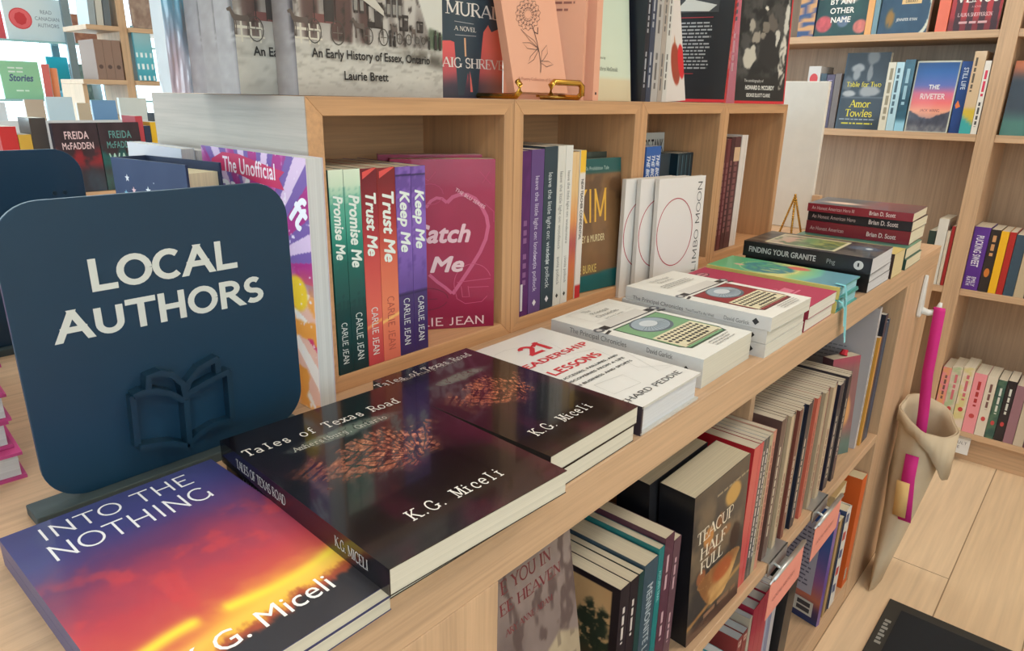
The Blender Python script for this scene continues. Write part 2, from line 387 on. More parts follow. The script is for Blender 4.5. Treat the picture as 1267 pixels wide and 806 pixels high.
class Book:
    def __init__(b, name, label, M, w, h, t, cover=(90, 90, 90), spine=None, back=None, page=(226, 216, 196), hard=False, material=None,
                 art=None, res=(2, 2), spine_art=None, spine_res=(2, 2), back_art=None, back_res=(2, 2), group=None, cat='book', bend=None, top_in=0.0):
        oh_ = 0.003 if hard else 0.0
        low = min((M @ Vector((x_, y_, z_))).z for x_ in (0, w+oh_) for y_ in (-oh_, h+oh_) for z_ in (0, t))
        if low < M.translation.z - 1e-5: M = Matrix.Translation((0, 0, M.translation.z-low+0.0001)) @ M      # a tilted book stands on its lowest corner
        b.M, b.w, b.h, b.t, b.bend = M, w, h, t, bend
        b.root = thing(name, label, cat, M, group)
        ct = min(0.0028 if hard else 0.0007, t*0.2); oh = 0.003 if hard else 0.0
        b.oh = oh
        spine = cover if spine is None else spine; back = cover if back is None else back
        m = MB()
        bd = bend or (lambda x, y, z: z)
        def face_grid(P, res, fn, col):
            nu, nv = res
            if fn is None:
                if bend: nu, nv = max(nu, 14), max(nv, 14)
                cols = col
            else:
                uu, vv = np.meshgrid(np.linspace(0, 1, nu), np.linspace(0, 1, nv))
                cols = lin(np.clip(fn(uu.ravel(), vv.ravel()), 0, 255))
            m.grid(lambda i, j: P(i/(nu-1), j/(nv-1)), nu, nv, cols)
        y0, y1, x1 = -oh, h+oh, w+oh
        B3 = lambda x, y, z: (x, y, bd(x, y, z))
        face_grid(lambda u, v: B3(u*x1, y0+v*(y1-y0), t), res, art, cover)                       # front
        face_grid(lambda u, v: B3((1-u)*x1, y0+v*(y1-y0), 0), back_res, back_art, back)           # back
        face_grid(lambda u, v: B3(0, y0+v*(y1-y0), t*u), spine_res, (lambda u, v: spine_art(u, v)) if spine_art else None, spine)
        # inner faces and edges of the boards
        edge = tuple(np.clip(np.array(cover)*0.9, 0, 255))
        nn = 14 if bend else 2
        inner = lambda zz: m.grid(lambda i, j: B3((1-i/(nn-1))*(x1-ct)+ct, y0+(y1-y0)*j, zz), nn, 2, edge)
        inner(t-ct); m.grid(lambda i, j: B3(i/(nn-1)*(x1-ct)+ct, y0+(y1-y0)*j, ct), nn, 2, edge)
        for ya in (y0, y1):
            for za, zb in ((0, ct), (t-ct, t)):
                m.grid(lambda i, j: B3(x1*i/(nn-1), ya, za if (j == 0) == (ya == y0) else zb), nn, 2, edge)
            m.grid(lambda i, j: B3(ct*i, ya, (0 if (j == 0) == (ya == y0) else t)), 2, 2, spine)
        for za, zb in ((0, ct), (t-ct, t)):
            m.grid(lambda i, j: B3(x1, y0+(y1-y0)*i, za if j == 0 else zb), 2, 2, edge)
        m.grid(lambda i, j: B3(ct, y0+(y1-y0)*i, t if j == 0 else 0), 2, 2, edge)
        m.build('cover', material or GLOSS, b.root)
        p = MB()
        px0, px1, py0, py1, pz0, pz1 = ct, w-0.0006, 0.0004, h-0.0004-top_in, ct, t-ct
        n = 14 if bend else 2
        G = lambda x, y, z: B3(x, y, z)
        pc = page
        p.grid(lambda i, j: G(px0+(px1-px0)*i/(n-1), py0, pz0+(pz1-pz0)*j), n, 2, pc)
        p.grid(lambda i, j: G(px1+(px0-px1)*i/(n-1), py1, pz0+(pz1-pz0)*j), n, 2, pc)
        p.grid(lambda i, j: G(px1, py0+(py1-py0)*i/(n-1), pz0+(pz1-pz0)*j), n, 2, pc)
        p.grid(lambda i, j: G(px0, py1+(py0-py1)*i/(n-1), pz0+(pz1-pz0)*j), n, 2, pc)
        p.grid(lambda i, j: G(px0+(px1-px0)*i/(n-1), py0+(py1-py0)*j/(n-1), pz1), n, n, pc)
        p.grid(lambda i, j: G(px1+(px0-px1)*i/(n-1), py0+(py1-py0)*j/(n-1), pz0), n, n, pc)
        p.build('page_block', PAGES, b.root)
        b.layer = {'front': 0, 'spine': 0, 'back': 0}
    # local axes of a printed face: origin, reading direction, letter-up direction, outward normal
    def frame(b, face):
        if face == 'front': return Vector((0, 0, b.t)), Vector((1, 0, 0)), Vector((0, 1, 0)), Vector((0, 0, 1))
        if face == 'back': return Vector((b.w, 0, 0)), Vector((-1, 0, 0)), Vector((0, 1, 0)), Vector((0, 0, -1))
        return Vector((0, b.h, 0)), Vector((0, -1, 0)), Vector((0, 0, 1)), Vector((-1, 0, 0))     # spine, reading downwards
    def px(b, face, px, py):
        """where the sight line of a photo pixel meets that face: (along reading, along letter-up) in metres"""
        o, r, u, n = b.frame(face)
        Mi = b.M.inverted(); c = Mi @ CAM; d = (Mi.to_3x3() @ ray(px, py))
        p = c + d*((o-c).dot(n)/d.dot(n)); q = p-o
        return q.dot(r), q.dot(u)
    def put(b, name, face, V2, Fc, col, parent=None):
        o, r, u, n = b.frame(face); b.layer[face] += 1
        e = 0.00018 + 0.00003*b.layer[face]
        m = MB(); P = []
        zz = V2[:, 2] if V2.shape[1] > 2 else np.zeros(len(V2))
        for (x, y), zk in zip(V2[:, :2], zz):
            q = o + r*x + u*y + n*(e + zk*0.000012)
            P.append(q)
        m.add(P, Fc, col)
        return m.build(name, INK, parent or b.root)
    def text(b, face, s, x, y, cap, col, style='sans', align='c', sx=1.0, rot=0, name='title', shear=0.0):
        V, Fc, w = text_geo(s, style)
        if not Fc: return
        a = {'l': 0, 'c': 0.5, 'r': 1}[align]; cr, sr = math.cos(math.radians(rot)), math.sin(math.radians(rot))
        X = (V[:, 0]-a*w)*cap*sx + V[:, 1]*cap*shear; Y = V[:, 1]*cap
        return b.put(name, face, np.stack([x+X*cr-Y*sr, y+X*sr+Y*cr] + ([V[:, 2]] if V.shape[1] > 2 else []), -1), Fc, col)
    def text_px(b, face, s, p0, p1, col, cap=None, ptop=None, style='sans', name='title', straight=True):
        """lettering whose baseline runs between two photo points on that face"""
        A = Vector(b.px(face, *p0)); Bv = Vector(b.px(face, *p1)); V, Fc, w = text_geo(s, style)
        d = Bv-A; L = d.length; dd = d/L
        if straight:
            k = max(((1,0),(0,1),(-1,0),(0,-1)), key=lambda q: dd.x*q[0]+dd.y*q[1]); dd = Vector(k)
        nn = Vector((-dd.y, dd.x))
        if ptop is not None: cap = abs((Vector(b.px(face, *ptop))-A).dot(nn))
        X = V[:, 0]*L/w; Y = V[:, 1]*cap
        return b.put(name, face, np.stack([A.x+dd.x*X+nn.x*Y, A.y+dd.y*X+nn.y*Y] + ([V[:, 2]] if V.shape[1] > 2 else []), -1), Fc, col)
    def polys(b, name, face, items, px=False):
        """printed shapes as one mesh: items = (points, colour) filled, or (points, colour, width) for a line"""
        o, r, u, n = b.frame(face); m = MB()
        for it in items:
            b.layer[face] += 0.4; e = 0.00018 + 0.00003*b.layer[face]
            pts = [b.px(face, *q) for q in it[0]] if px else it[0]
            if len(it) == 2: V, Fc = list(pts), None
            else: V, Fc = [], []; _ribbon(pts, it[2], V, Fc)
            W3 = []
            for x, y in V:
                q = o + r*x + u*y + n*e
                if b.bend and face != 'spine': q = Vector((q.x, q.y, q.z - (b.t if face == 'front' else 0) + b.bend(q.x, q.y, b.t if face == 'front' else 0)))
                W3.append(q)
            if Fc is None:
                area = sum(V[i][0]*V[(i+1) % len(V)][1]-V[(i+1) % len(V)][0]*V[i][1] for i in range(len(V)))
                Fc = [tuple(range(len(V)))] if area > 0 else [tuple(range(len(V)))[::-1]]
            m.add(W3, Fc, it[1])
        return m.build(name, INK, b.root)

def ell(cx, cy, rx, ry, n=24, a0=0, a1=360):
    return [(cx+rx*math.cos(math.radians(a0+(a1-a0)*k/n)), cy+ry*math.sin(math.radians(a0+(a1-a0)*k/n))) for k in range(n + (0 if a1-a0 == 360 else 1))]
def line_block(x0, x1, y, n, dy, h, col, seed=1, ragged=0.15):
    """lines of print too small to read"""
    rnd = random.Random(seed); out = []
    for k in range(n):
        xe = x1 - rnd.random()*ragged*(x1-x0)
        x = x0
        while x < xe:
            wl = h*rnd.uniform(1.5, 5); e = min(x+wl, xe)
            out.append(([(x, y-k*dy), (e, y-k*dy), (e, y-k*dy+h), (x, y-k*dy+h)], col)); x = e + h*0.8
    return out
# ------------------------------------------------------------------ the room
def struct(name, mb, m, bevel=0):
    o = mb.build(name, m, None, bevel, loc=(0, 0, 0)); o['kind'] = 'structure'; return o
FL = -ZC
def floor_mat():
    def build(nt, b):
        tc = nt.nodes.new('ShaderNodeTexCoord')
        br = nt.nodes.new('ShaderNodeTexBrick'); br.inputs['Scale'].default_value = 1.0
        br.inputs['Brick Width'].default_value = 1.9; br.inputs['Row Height'].default_value = 0.19; br.inputs['Mortar Size'].default_value = 0.0016
        br.inputs['Color1'].default_value = lin4((232, 204, 170)); br.inputs['Color2'].default_value = lin4((222, 192, 156)); br.inputs['Mortar'].default_value = lin4((150, 124, 96))
        nt.links.new(tc.outputs['Object'], br.inputs['Vector'])
        mp = nt.nodes.new('ShaderNodeMapping'); mp.inputs['Scale'].default_value = (3, 70, 1); nt.links.new(tc.outputs['Object'], mp.inputs['Vector'])
        n = nt.nodes.new('ShaderNodeTexNoise'); n.inputs['Scale'].default_value = 1; n.inputs['Detail'].default_value = 5; nt.links.new(mp.outputs['Vector'], n.inputs['Vector'])
        r = nt.nodes.new('ShaderNodeMapRange'); r.inputs['From Min'].default_value = 0.3; r.inputs['From Max'].default_value = 0.7; r.inputs['To Min'].default_value = 0.88; r.inputs['To Max'].default_value = 1.05
        nt.links.new(n.outputs['Fac'], r.inputs['Value'])
        v = nt.nodes.new('ShaderNodeMix'); v.data_type = 'RGBA'; v.blend_type = 'MULTIPLY'; v.inputs['Factor'].default_value = 1
        nt.links.new(br.outputs['Color'], v.inputs['A']); nt.links.new(r.outputs['Result'], v.inputs['B']); nt.links.new(v.outputs['Result'], b.inputs['Base Color'])
    return mat('floor_planks', rough=0.42, build=build)
WALL = mat('wall_paint', (232, 228, 220), rough=0.8)
m = MB(); m.box((-3.5, -3.5, FL-0.05), (3.12, 5.3, FL)); struct('floor', m, floor_mat())
m = MB(); m.box((-3.5, -3.5, 1.98), (3.12, 5.3, 2.03)); struct('ceiling', m, WALL)
m = MB(); m.box((3.0, -3.5, FL), (3.12, 5.3, 1.98)); struct('wall_right', m, WALL)
def wall_with_opening(name, axis, p0, p1, lo, hi, zl, zh, a, b_):
    m = MB()
    def bx(u0, u1, z0, z1):
        if axis == 'y': m.box((u0, p0, z0), (u1, p1, z1))
        else: m.box((p0, u0, z0), (p1, u1, z1))
    bx(lo, hi, FL, zl); bx(lo, hi, zh, 1.98); bx(lo, a, zl, zh); bx(b_, hi, zl, zh)
    return struct(name, m, WALL)
wall_with_opening('wall_back', 'y', 5.2, 5.3, -3.5, 3.0, -0.25, 1.75, -1.2, 2.9)
wall_with_opening('wall_front', 'y', -3.6, -3.5, -3.5, 3.0, -0.35, 1.75, -3.0, 0.1)
wall_with_opening('wall_left', 'x', -3.6, -3.5, -3.6, 5.3, -0.35, 1.75, 0.4, 4.6)
FRAME = mat('window_frame_grey', (120, 136, 144), rough=0.45, metal=0.4)
def glass_mat():
    def build(nt, b):
        tr = nt.nodes.new('ShaderNodeBsdfTransparent'); gl = nt.nodes.new('ShaderNodeBsdfGlossy'); gl.inputs['Roughness'].default_value = 0.02
        mx = nt.nodes.new('ShaderNodeMixShader'); mx.inputs[0].default_value = 0.06
        nt.links.new(tr.outputs[0], mx.inputs[1]); nt.links.new(gl.outputs[0], mx.inputs[2])
        nt.links.new(mx.outputs[0], nt.nodes['Material Output'].inputs['Surface'])
    return mat('window_glass', build=build)
def window(name, axis, p, a, b_, zl, zh, n):
    m = MB(); w = 0.05
    def bx(u0, u1, z0, z1, q=0.03):
        if axis == 'y': m.box((u0, p-q, z0), (u1, p+q, z1))
        else: m.box((p-q, u0, z0), (p+q, u1, z1))
    bx(a, b_, zl, zl+w); bx(a, b_, zh-w, zh)
    for k in range(n+1):
        u = a + (b_-a-w)*k/n; bx(u, u+w, zl+w, zh-w)
    o = struct(name, m, FRAME)
    g = MB()
    if axis == 'y': g.box((a+w, p-0.004, zl+w), (b_-w, p+0.004, zh-w))
    else: g.box((p-0.004, a+w, zl+w), (p+0.004, b_-w, zh-w))
    g.build('pane', glass_mat(), o)
window('window_1', 'y', 5.25, -1.2, 2.9, -0.25, 1.75, 4)
window('added_window', 'y', -3.55, -3.0, 0.1, -0.35, 1.75, 3)  # unseen window, made up to go with the added front lamp
window('window_2', 'x', -3.55, 0.4, 4.6, -0.35, 1.75, 4)

# ------------------------------------------------------------------ the display island
WX, WY, WZ = wood('x'), wood('y'), wood('z')
def panel(name, a, b, axis, parent, org, bevel=0.0012, tone=None):
    m = MB(); o = Vector(org); m.box(Vector(a)-o, Vector(b)-o)
    return m.build(name, {'x': WX, 'y': WY, 'z': WZ}[axis] if tone is None else wood(axis, *tone), parent, bevel)
XL, XA, XB, XR = -0.45, 0.2217, 1.596, 1.8988
TOPT, SHZ, BSZ = 0.051, -0.425, -0.85
DEP = 1.0165
org = (0.72, 0.5, FL)
isl = thing('display_counter', 'long pale oak display counter with open shelves under its flat top', 'counter', T(*org))
panel('countertop', (XL, 0, -TOPT), (XR, DEP, 0), 'x', isl, org)
panel('end_column', (XL+0.002, 0.0, FL), (XA, DEP-0.002, -TOPT), 'z', isl, org)
panel('end_column', (XB, 0.0, FL), (XR-0.001, DEP-0.002, -TOPT), 'z', isl, org)
panel('back_panel', (XA, 0.49, FL), (XB, 0.51, -TOPT), 'x', isl, org)
panel('shelf', (XA, 0.001, SHZ-0.022), (XB, 0.49, SHZ), 'x', isl, org)
panel('base', (XA, 0.001, FL), (XB, 0.49, BSZ), 'x', isl, org)
panel('divider', (0.902, 0.06, SHZ), (0.9195, 0.49, -TOPT), 'z', isl, org)

D, H, TI = 0.3245, 0.3357, 0.0198
YB, YBACK = 0.692, 0.4886
XS = [0.2753, 0.6009, 0.9316, 1.2542, 1.5905]
RTONE = ((204, 156, 112), 'honey_oak')
CL = ['square oak shelf box with the green, red and purple romance paperbacks', 'square oak shelf box holding the purple, slate and white spines',
      'square oak shelf box behind the three white circle books', 'square oak shelf box with maroon spines, beside the white board']
for k in range(4):
    x0, x1 = XS[k]+0.0004, XS[k+1]-0.0004
    o_ = ((x0+x1)/2, (D+YB)/2, 0)
    c = thing('shelf_box', CL[k], 'shelf', T(*o_), 'square oak boxes along the back of the counter')
    w = (x1-x0)/2; ya, yb = D-o_[1], YB-o_[1]
    def tz(name, poly, ax):
        m = MB(); m.prism(poly, ya, yb, 'y'); return m.build(name, wood(ax, *RTONE), c, 0.0008)
    tz('side_panel', [(-w, 0), (-w+TI, TI), (-w+TI, H-TI), (-w, H)], 'z' if k else 'y')
    tz('side_panel', [(w, 0), (w, H), (w-TI, H-TI), (w-TI, TI)], 'z')
    tz('bottom_panel', [(-w, 0), (w, 0), (w-TI, TI), (-w+TI, TI)], 'x')
    tz('top_panel', [(-w, H), (-w+TI, H-TI), (w-TI, H-TI), (w, H)], 'x')
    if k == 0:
        m = MB(); m.box((-w-0.0008, ya+.0006, 0.0003), (-w-0.00005, yb-.0006, H-.0003)); m.build('end_daylight_sheet', wood('y', (176, 164, 152), 'daylit_oak'), c)  # thin sheet over the oak end, cool window daylight put into its grey
    m = MB(); m.box((-w+TI, YBACK-o_[1], TI), (w-TI, YBACK+0.012-o_[1], H-TI)); m.build('back_panel', wood('x', *RTONE), c)

# white board standing at the far end of the boxes, on a low oak block
org = (1.92, 0.5, 0)
wb = thing('display_board', 'plain white upright board on an oak foot behind the last shelf box', 'board', T(1.88, 0.5, 0))
m = MB(); m.box((-0.008, -0.171, 0.0004), (0.008, 0.19, 0.396)); m.build('board', mat('white_board', (226, 220, 210), rough=0.6), wb, 0.002)
m = MB(); m.box((-0.012, -0.192, 0.0), (0.012, -0.1714, 0.097)); m.build('foot', WY, wb, 0.001)

# ------------------------------------------------------------------ the wall bookcase
BX, BB = 2.70, 2.985
org = (BX, 0.07, FL)
bc = thing('wall_bookcase', 'tall built-in oak bookcase along the right wall', 'bookcase', T(*org))
for ya in (0.044, 1.15, -0.98):
    panel('upright', (BX, ya, FL), (BB, ya+0.052, 1.45), 'z', bc, org)
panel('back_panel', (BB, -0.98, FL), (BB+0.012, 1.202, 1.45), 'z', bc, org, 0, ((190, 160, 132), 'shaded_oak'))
for lo, hi in ((0.096, 1.15), (-0.928, 0.044)):
    for zt in (0.9, 0.578, 0.2515, -0.275, -0.80):
        panel('shelf', (BX+0.003, lo, zt-0.024), (BB, hi, zt), 'y', bc, org)
    panel('kickboard', (BX+0.03, lo, FL), (BX+0.045, hi, -0.824), 'y', bc, org)
# ------------------------------------------------------------------ pictures on the covers of the counter books
def art_sunset(u, v):
    n = fbm(u*3.0+v*1.5, v*5.0, 3, 5); n2 = fbm(u*7+1.3, v*9, 8, 4)
    s = v + 0.20*(n-0.5) - 0.05*(u-0.5)
    c = ramp(s, [(0.10, (250, 190, 60)), (0.20, (232, 140, 70)), (0.28, (206, 84, 72)), (0.40, (192, 66, 76)), (0.52, (158, 60, 84)), (0.62, (110, 56, 96)), (0.74, (84, 62, 112)), (0.86, (66, 66, 122)), (1.0, (62, 68, 118))])
    c = mixc(c, (212, 70, 72), 0.6*sstep(0.52, 0.72, n2)*sstep(0.75, 0.55, v)*sstep(0.2, 0.35, v))
    g = np.exp(-((v-0.20-0.05*u-0.03*np.sin(u*6))/0.025)**2)*sstep(0.30, 0.55, fbm(u*5, v*3, 4)); c = mixc(c, (255, 226, 70), 0.95*g)
    g2 = np.exp(-((v-0.135-0.07*u)/0.03)**2); c = mixc(c, (255, 206, 84), 0.75*g2)
    tl = 0.075+0.07*u+0.05*(fbm(u*16, u*0+2, 5, 5)-0.4)
    edge = sstep(tl+0.035, tl-0.005, v + 0.03*(fbm(u*60, v*60, 6, 3)-0.5))
    c = mixc(c, (160, 62, 44), edge*0.9)
    c = mixc(c, (44, 40, 44), sstep(tl, tl-0.03, v + 0.02*(fbm(u*50, v*50, 7, 3)-0.5)))
    return c
def art_night_tree(u, v):
    n = fbm(u*4, v*4, 11, 4)
    c = mixc((16, 14, 20), (54, 18, 32), sstep(0.45, 0.75, n)*sstep(1.0, 0.3, v))
    d = np.hypot((u-0.50-(v-0.5)*0.15)/0.44, (v-0.545)/0.19)
    f = fbm(u*14, v*18, 12, 5); k = sstep(1.05, 0.45, d+0.9*(f-0.5))
    lf = sstep(.66, .40, u)[..., None]; tx = fbm(u*46+v*16, v*60-u*30, 13, 4)*(1-lf[..., 0]) + fbm(u*9+v*3, v*74-u*26, 19, 4)*lf[..., 0]; c = mixc(c, (150, 86, 60), 0.86*k*sstep(0.30, 0.56, tx))
    c = mixc(c, (214, 138, 100), 0.75*k*sstep(0.50, 0.66, .5*tx+.5*fbm(u*60+v*20, v*96-u*40, 14, 4))*sstep(.98, .5, d))
    c = mixc(c, (92, 44, 36), 0.45*k*sstep(.5, .66, fbm(u*9, v*11, 18, 3)))
    d2 = np.hypot((u-0.50)/0.34, (v-0.755)/0.055); k2 = sstep(1.1, 0.4, d2+0.5*(fbm(u*16, v*20, 15)-0.5))
    c = mixc(c, (128, 138, 122), 0.75*k2)
    ang = np.arctan2(v-0.42, u-0.62); rad = np.hypot(u-0.62, v-0.42)
    br = np.abs(((ang*5.2 + 1.1*(fbm(u*7, v*7, 16, 3)-.5)*rad*9) % 1)-.5); c = mixc(c, (14, 10, 12), sstep(.10, .03, br*(.4+rad*1.2))*k*.8*(rad < .34))
    br2 = np.abs(fbm(u*16, v*16, 17, 3)-.5); c = mixc(c, (14, 10, 12), sstep(.014, .003, br2)*np.maximum(k*.6, k2)*.9)
    return c
def tree_spine(u, v): return mixc((16, 15, 20), (52, 20, 34), 0.6*sstep(0.4, 0.8, fbm(u*2, v*6, 5))*(v < 0.3))

# --- dark tree paperbacks, two stacks of two
def bend_tree(t0):
    return lambda x, y, z: z
TREE_L = ['top copy of the left pair of black paperbacks with an orange tree', 'under copy of the left pair of black tree paperbacks on the counter',
          'top copy of the right pair of black paperbacks with a reddish tree', 'under copy of the right pair of black tree paperbacks']
def tree_book(i, M, w, h, t, curl, full=True):
    bd = (lambda x, y, z: z + curl*(max(0.0, 0.35-y/h)/0.35)**2*(x/w)*(z/t)) if False else None
    b = Book('paperback_book', TREE_L[i], M, w, h, t, cover=(20, 18, 23), page=(214, 206, 188), material=HIGLOSS, art=art_night_tree if full else None, res=(190, 290) if full else (2, 2),
             spine_art=tree_spine, spine_res=(4, 40), group='black paperbacks with a tree on the cover')
    return b
t_ = 0.0215
b = tree_book(1, flat(0.1035, 0.000, 0.0, -1.5), 0.1775, 0.236, t_, 0, False)
b.text('spine', 'TALES OF TEXAS ROAD', 0.03, 0.006, 0.0085, (190, 184, 176), 'serif', 'l', 0.75, name='spine_title'); b.text('spine', 'K.G. MICELI', 0.215, 0.006, 0.0085, (190, 184, 176), 'serif', 'r', 0.75, name='author_name')
b1 = tree_book(0, flat(0.0925, -0.0195, t_+0.0006, -2.5), 0.182, 0.249, t_, 0.0)
b1.text_px('front', 'Tales of Texas Road', (306, 566), (466, 486), (222, 214, 204), cap=0.0125, style='slab')
b1.text_px('front', 'Amherstburg, Ontario', (366, 560), (455, 508), (176, 172, 160), cap=0.0078, style='slab', name='subtitle')
b1.text_px('front', 'K.G. Miceli', (513, 645), (612, 580), (226, 218, 206), cap=0.0135, style='slab', name='author_name')
b1.text('spine', 'TALES OF TEXAS ROAD', 0.03, 0.007, 0.0085, (176, 170, 164), 'serif', 'l', 0.75, name='spine_title'); b1.text('spine', 'K.G. MICELI', 0.225, 0.007, 0.0085, (176, 170, 164), 'serif', 'r', 0.75, name='author_name')
tree_book(3, flat(0.290, 0.002, 0.0, 0.4), 0.142, 0.243, 0.0185, 0, False)
b2 = tree_book(2, flat(0.2905, 0.0025, 0.0189, 0.2), 0.146, 0.2495, 0.0195, 0)
b2.text_px('front', 'Tales of Texas Road', (470, 481), (596, 444), (214, 204, 198), cap=0.0112, style='slab')
b2.text_px('front', 'Amherstburg, Ontario', (497, 473), (588, 455), (164, 150, 142), cap=0.006, style='slab', name='subtitle')
b2.text_px('front', 'K.G. Miceli', (666, 540), (735, 503), (226, 218, 206), cap=0.0135, style='slab', name='author_name')

# --- sunset paperbacks at the near left corner, two copies
SUN_L = ['under copy of the red sunset paperback pair at the near left corner', 'top copy of the red sunset paperback pair in front of the navy sign']
for i in range(2):
    sb = Book('paperback_book', SUN_L[i], flat(-0.0602, -0.0105, 0.0115*i, 0.6), 0.1615, 0.2495, 0.0112, cover=(62, 66, 112), page=(212, 204, 184), material=GLOSS,
              art=art_sunset if i else None, res=(190, 280) if i else (2, 2), group='red sunset paperbacks')
sb.text_px('front', 'INTO THE', (52, 672), (252, 606), (236, 234, 236), ptop=(41, 659), style='geothin')
sb.text_px('front', 'NOTHING', (67, 697), (276, 620), (236, 234, 236), ptop=(52, 681), style='geothin')
sb.text('front', 'K.G. Miceli', 0.034, 0.0235, 0.0172, (248, 244, 236), 'sans', 'l', 0.92, name='author_name')

# --- white hardback with red lettering and a floor plan
pl = Book('hardcover_book', 'white hardback with a red title and grey floor plan lines', flat(0.4455, 0.006, 0.0, 0.3), 0.129, 0.236, 0.034, cover=(222, 219, 212), spine=(52, 44, 54), back=(70, 40, 62), page=(212, 212, 214), hard=True, material=GLOSS)
LN = (176, 174, 168)
pl.polys('floor_plan', 'front', [
    ([(640, 437), (672, 420), (694, 432)], LN, .0005), ([(668, 424), (700, 440), (735, 432)], LN, .0005), ([(735, 432), (790, 455), (830, 452)], LN, .0005), ([(774, 436), (815, 459), (834, 452)], LN, .0005),
    ([(735, 477), (770, 464), (793, 474), (760, 488), (735, 477)], LN, .0006), ([(612, 440), (625, 434), (640, 431), (655, 432)], LN, .0005), ([(700, 447), (712, 443), (722, 446)], LN, .0005)], px=True)
RED = (196, 36, 48)
pl.text_px('front', '21', (659, 441), (690, 430), RED, ptop=(640, 432), style='geo')
pl.text_px('front', 'LEADERSHIP', (644, 462), (738, 428), RED, ptop=(638, 457), style='geo')
pl.text_px('front', 'LESSONS', (687, 466), (750, 440), RED, ptop=(679, 460), style='geo')
pl.text_px('front', 'SUCCESSES, FAILURES, AND', (694, 473), (772, 442), (40, 38, 40), cap=0.0042, style='cond', name='subtitle')
pl.text_px('front', 'DISCOVERIES FROM A LIFE', (702, 477), (782, 446), (40, 38, 40), cap=0.0042, style='cond', name='subtitle')
pl.text_px('front', 'IN BUSINESS AND SPORTS', (715, 480), (790, 449), (40, 38, 40), cap=0.0042, style='cond', name='subtitle')
pl.text_px('front', 'RICHARD PEDDIE', (762, 508), (852, 463), (46, 42, 42), cap=0.0085, style='geolight', name='author_name')

# --- typewriter books
def typewriter(b, body, dark, cx, cy, s, flip=1):
    """a portable typewriter seen from above: carriage on the left, keys on the right; s = size in metres"""
    it = []
    P = lambda pts: [(cx+x*s, cy+y*s) for x, y in pts]
    cream = (214, 204, 170); ink = (44, 42, 44)
    it.append((P([(-.46, .38), (.46, .38), (.46, -.40), (.40, -.52), (-.40, -.52), (-.46, -.40)]), dark))
    it.append((P([(-.44, .36), (.44, .36), (.44, -.38), (.38, -.49), (-.38, -.49), (-.44, -.38)]), body))
    it.append((P([(-.52, .52), (.52, .52), (.52, .42), (-.52, .42)]), ink))
    it.append((P([(-.40, .62), (.40, .62), (.40, .44), (-.40, .44)]), (206, 202, 194)))
    for sx in (-1, 1):
        it.append((P(ell(sx*.58, .47, .07, .06, 12)), (92, 92, 96))); it.append((P(ell(sx*.58, .47, .04, .03, 10)), (190, 188, 184)))
        it.append((P([(sx*.50, .40), (sx*.64, .36), (sx*.62, .33), (sx*.50, .36)]), ink))
    it.append((P(ell(0, .17, .30, .22, 24)), (92, 104, 112))); it.append((P(ell(0, .18, .27, .19, 24)), (150, 164, 172)))
    for k in range(13):
        a = 200+140*k/12; it.append((P([(0, .20), (.26*math.cos(math.radians(a)), .20+.20*math.sin(math.radians(a)))]), (70, 84, 96), .0006))
    it.append((P(ell(0, .21, .13, .09, 16)), (196, 202, 204)))
    it.append((P([(-.42, -.08), (.42, -.08), (.42, -.46), (-.42, -.46)]), cream))
    for r in range(5):
        n = 11
        for k in range(n):
            x = -.37 + .74*(k+.5*(r % 2)*0.6)/(n-0.4); y = -.13-.066*r
            if r == 4: 
                if k not in (2, 3, 4, 5, 6, 7, 8): continue
            it.append((P(ell(x, y, .026, .022, 8)), ink))
    it.append((P([(-.36, -.44), (.36, -.44), (.36, -.455), (-.36, -.455)]), (120, 112, 90)))
    b.polys('typewriter_picture', 'front', it)
PT = 0.0385
pr = Book('paperback_book', 'thick white paperback with a green typewriter on its cover', flat(0.6085, 0.016, 0.0, 0.8), 0.1485, 0.2345, PT, cover=(222, 219, 210), spine=(206, 203, 198), page=(212, 206, 190), material=MATTE)
typewriter(pr, (118, 160, 116), (62, 84, 66), 0.079, 0.096, 0.128)
pr.text('front', 'The', 0.062, 0.214, 0.0075, (140, 138, 134), 'sans'); pr.text('front', 'Principal', 0.078, 0.2005, 0.0085, (120, 118, 114), 'sans'); pr.text('front', 'Chronicles', 0.078, 0.187, 0.0085, (120, 118, 114), 'sans')
pr.text('front', 'by David Garlick', 0.078, 0.176, 0.0048, (130, 128, 124), 'sans', name='author_name')
pr.polys('title_frame', 'front', [([(.028, .226), (.128, .226), (.128, .181), (.112, .181)], (190, 187, 180), .0007), ([(.044, .181), (.028, .181), (.028, .226)], (190, 187, 180), .0007)])
pr.polys('small_print', 'front', line_block(.062, .122, .0225, 3, .0055, .0018, (150, 147, 142), 3))
def chron_spine(b, extra=None):
    k = b.t
    if extra:
        b.text_px('spine', 'The Principal Chronicles', extra[0], extra[1], (104, 102, 100), cap=extra[4], style='sans', name='spine_title')
        b.text_px('spine', 'David Garlick', extra[2], extra[3], (104, 102, 100), cap=extra[4]*.92, style='sans', name='author_name')
    c = (b.h-0.022, k*0.5); q = .0052
    b.polys('publisher_mark', 'spine', [([(c[0]-q, c[1]), (c[0], c[1]-q), (c[0]+q, c[1]), (c[0], c[1]+q)], (36, 34, 36))])
chron_spine(pr, ((705, 411), (775, 428), (800, 436), (832, 444), .0072))
CH_L = ['lowest of the stacked white typewriter paperbacks beside the raspberry book', 'middle of the stacked white typewriter paperbacks beside the raspberry book', 'white paperback with a red typewriter, on top of its stack']
CHM = [flat(0.7695, 0.002, 0, 0.0), flat(0.7700, 0.0025, 0.0202, 0.3), flat(0.7685, -0.002, 0.0404, -0.6)]
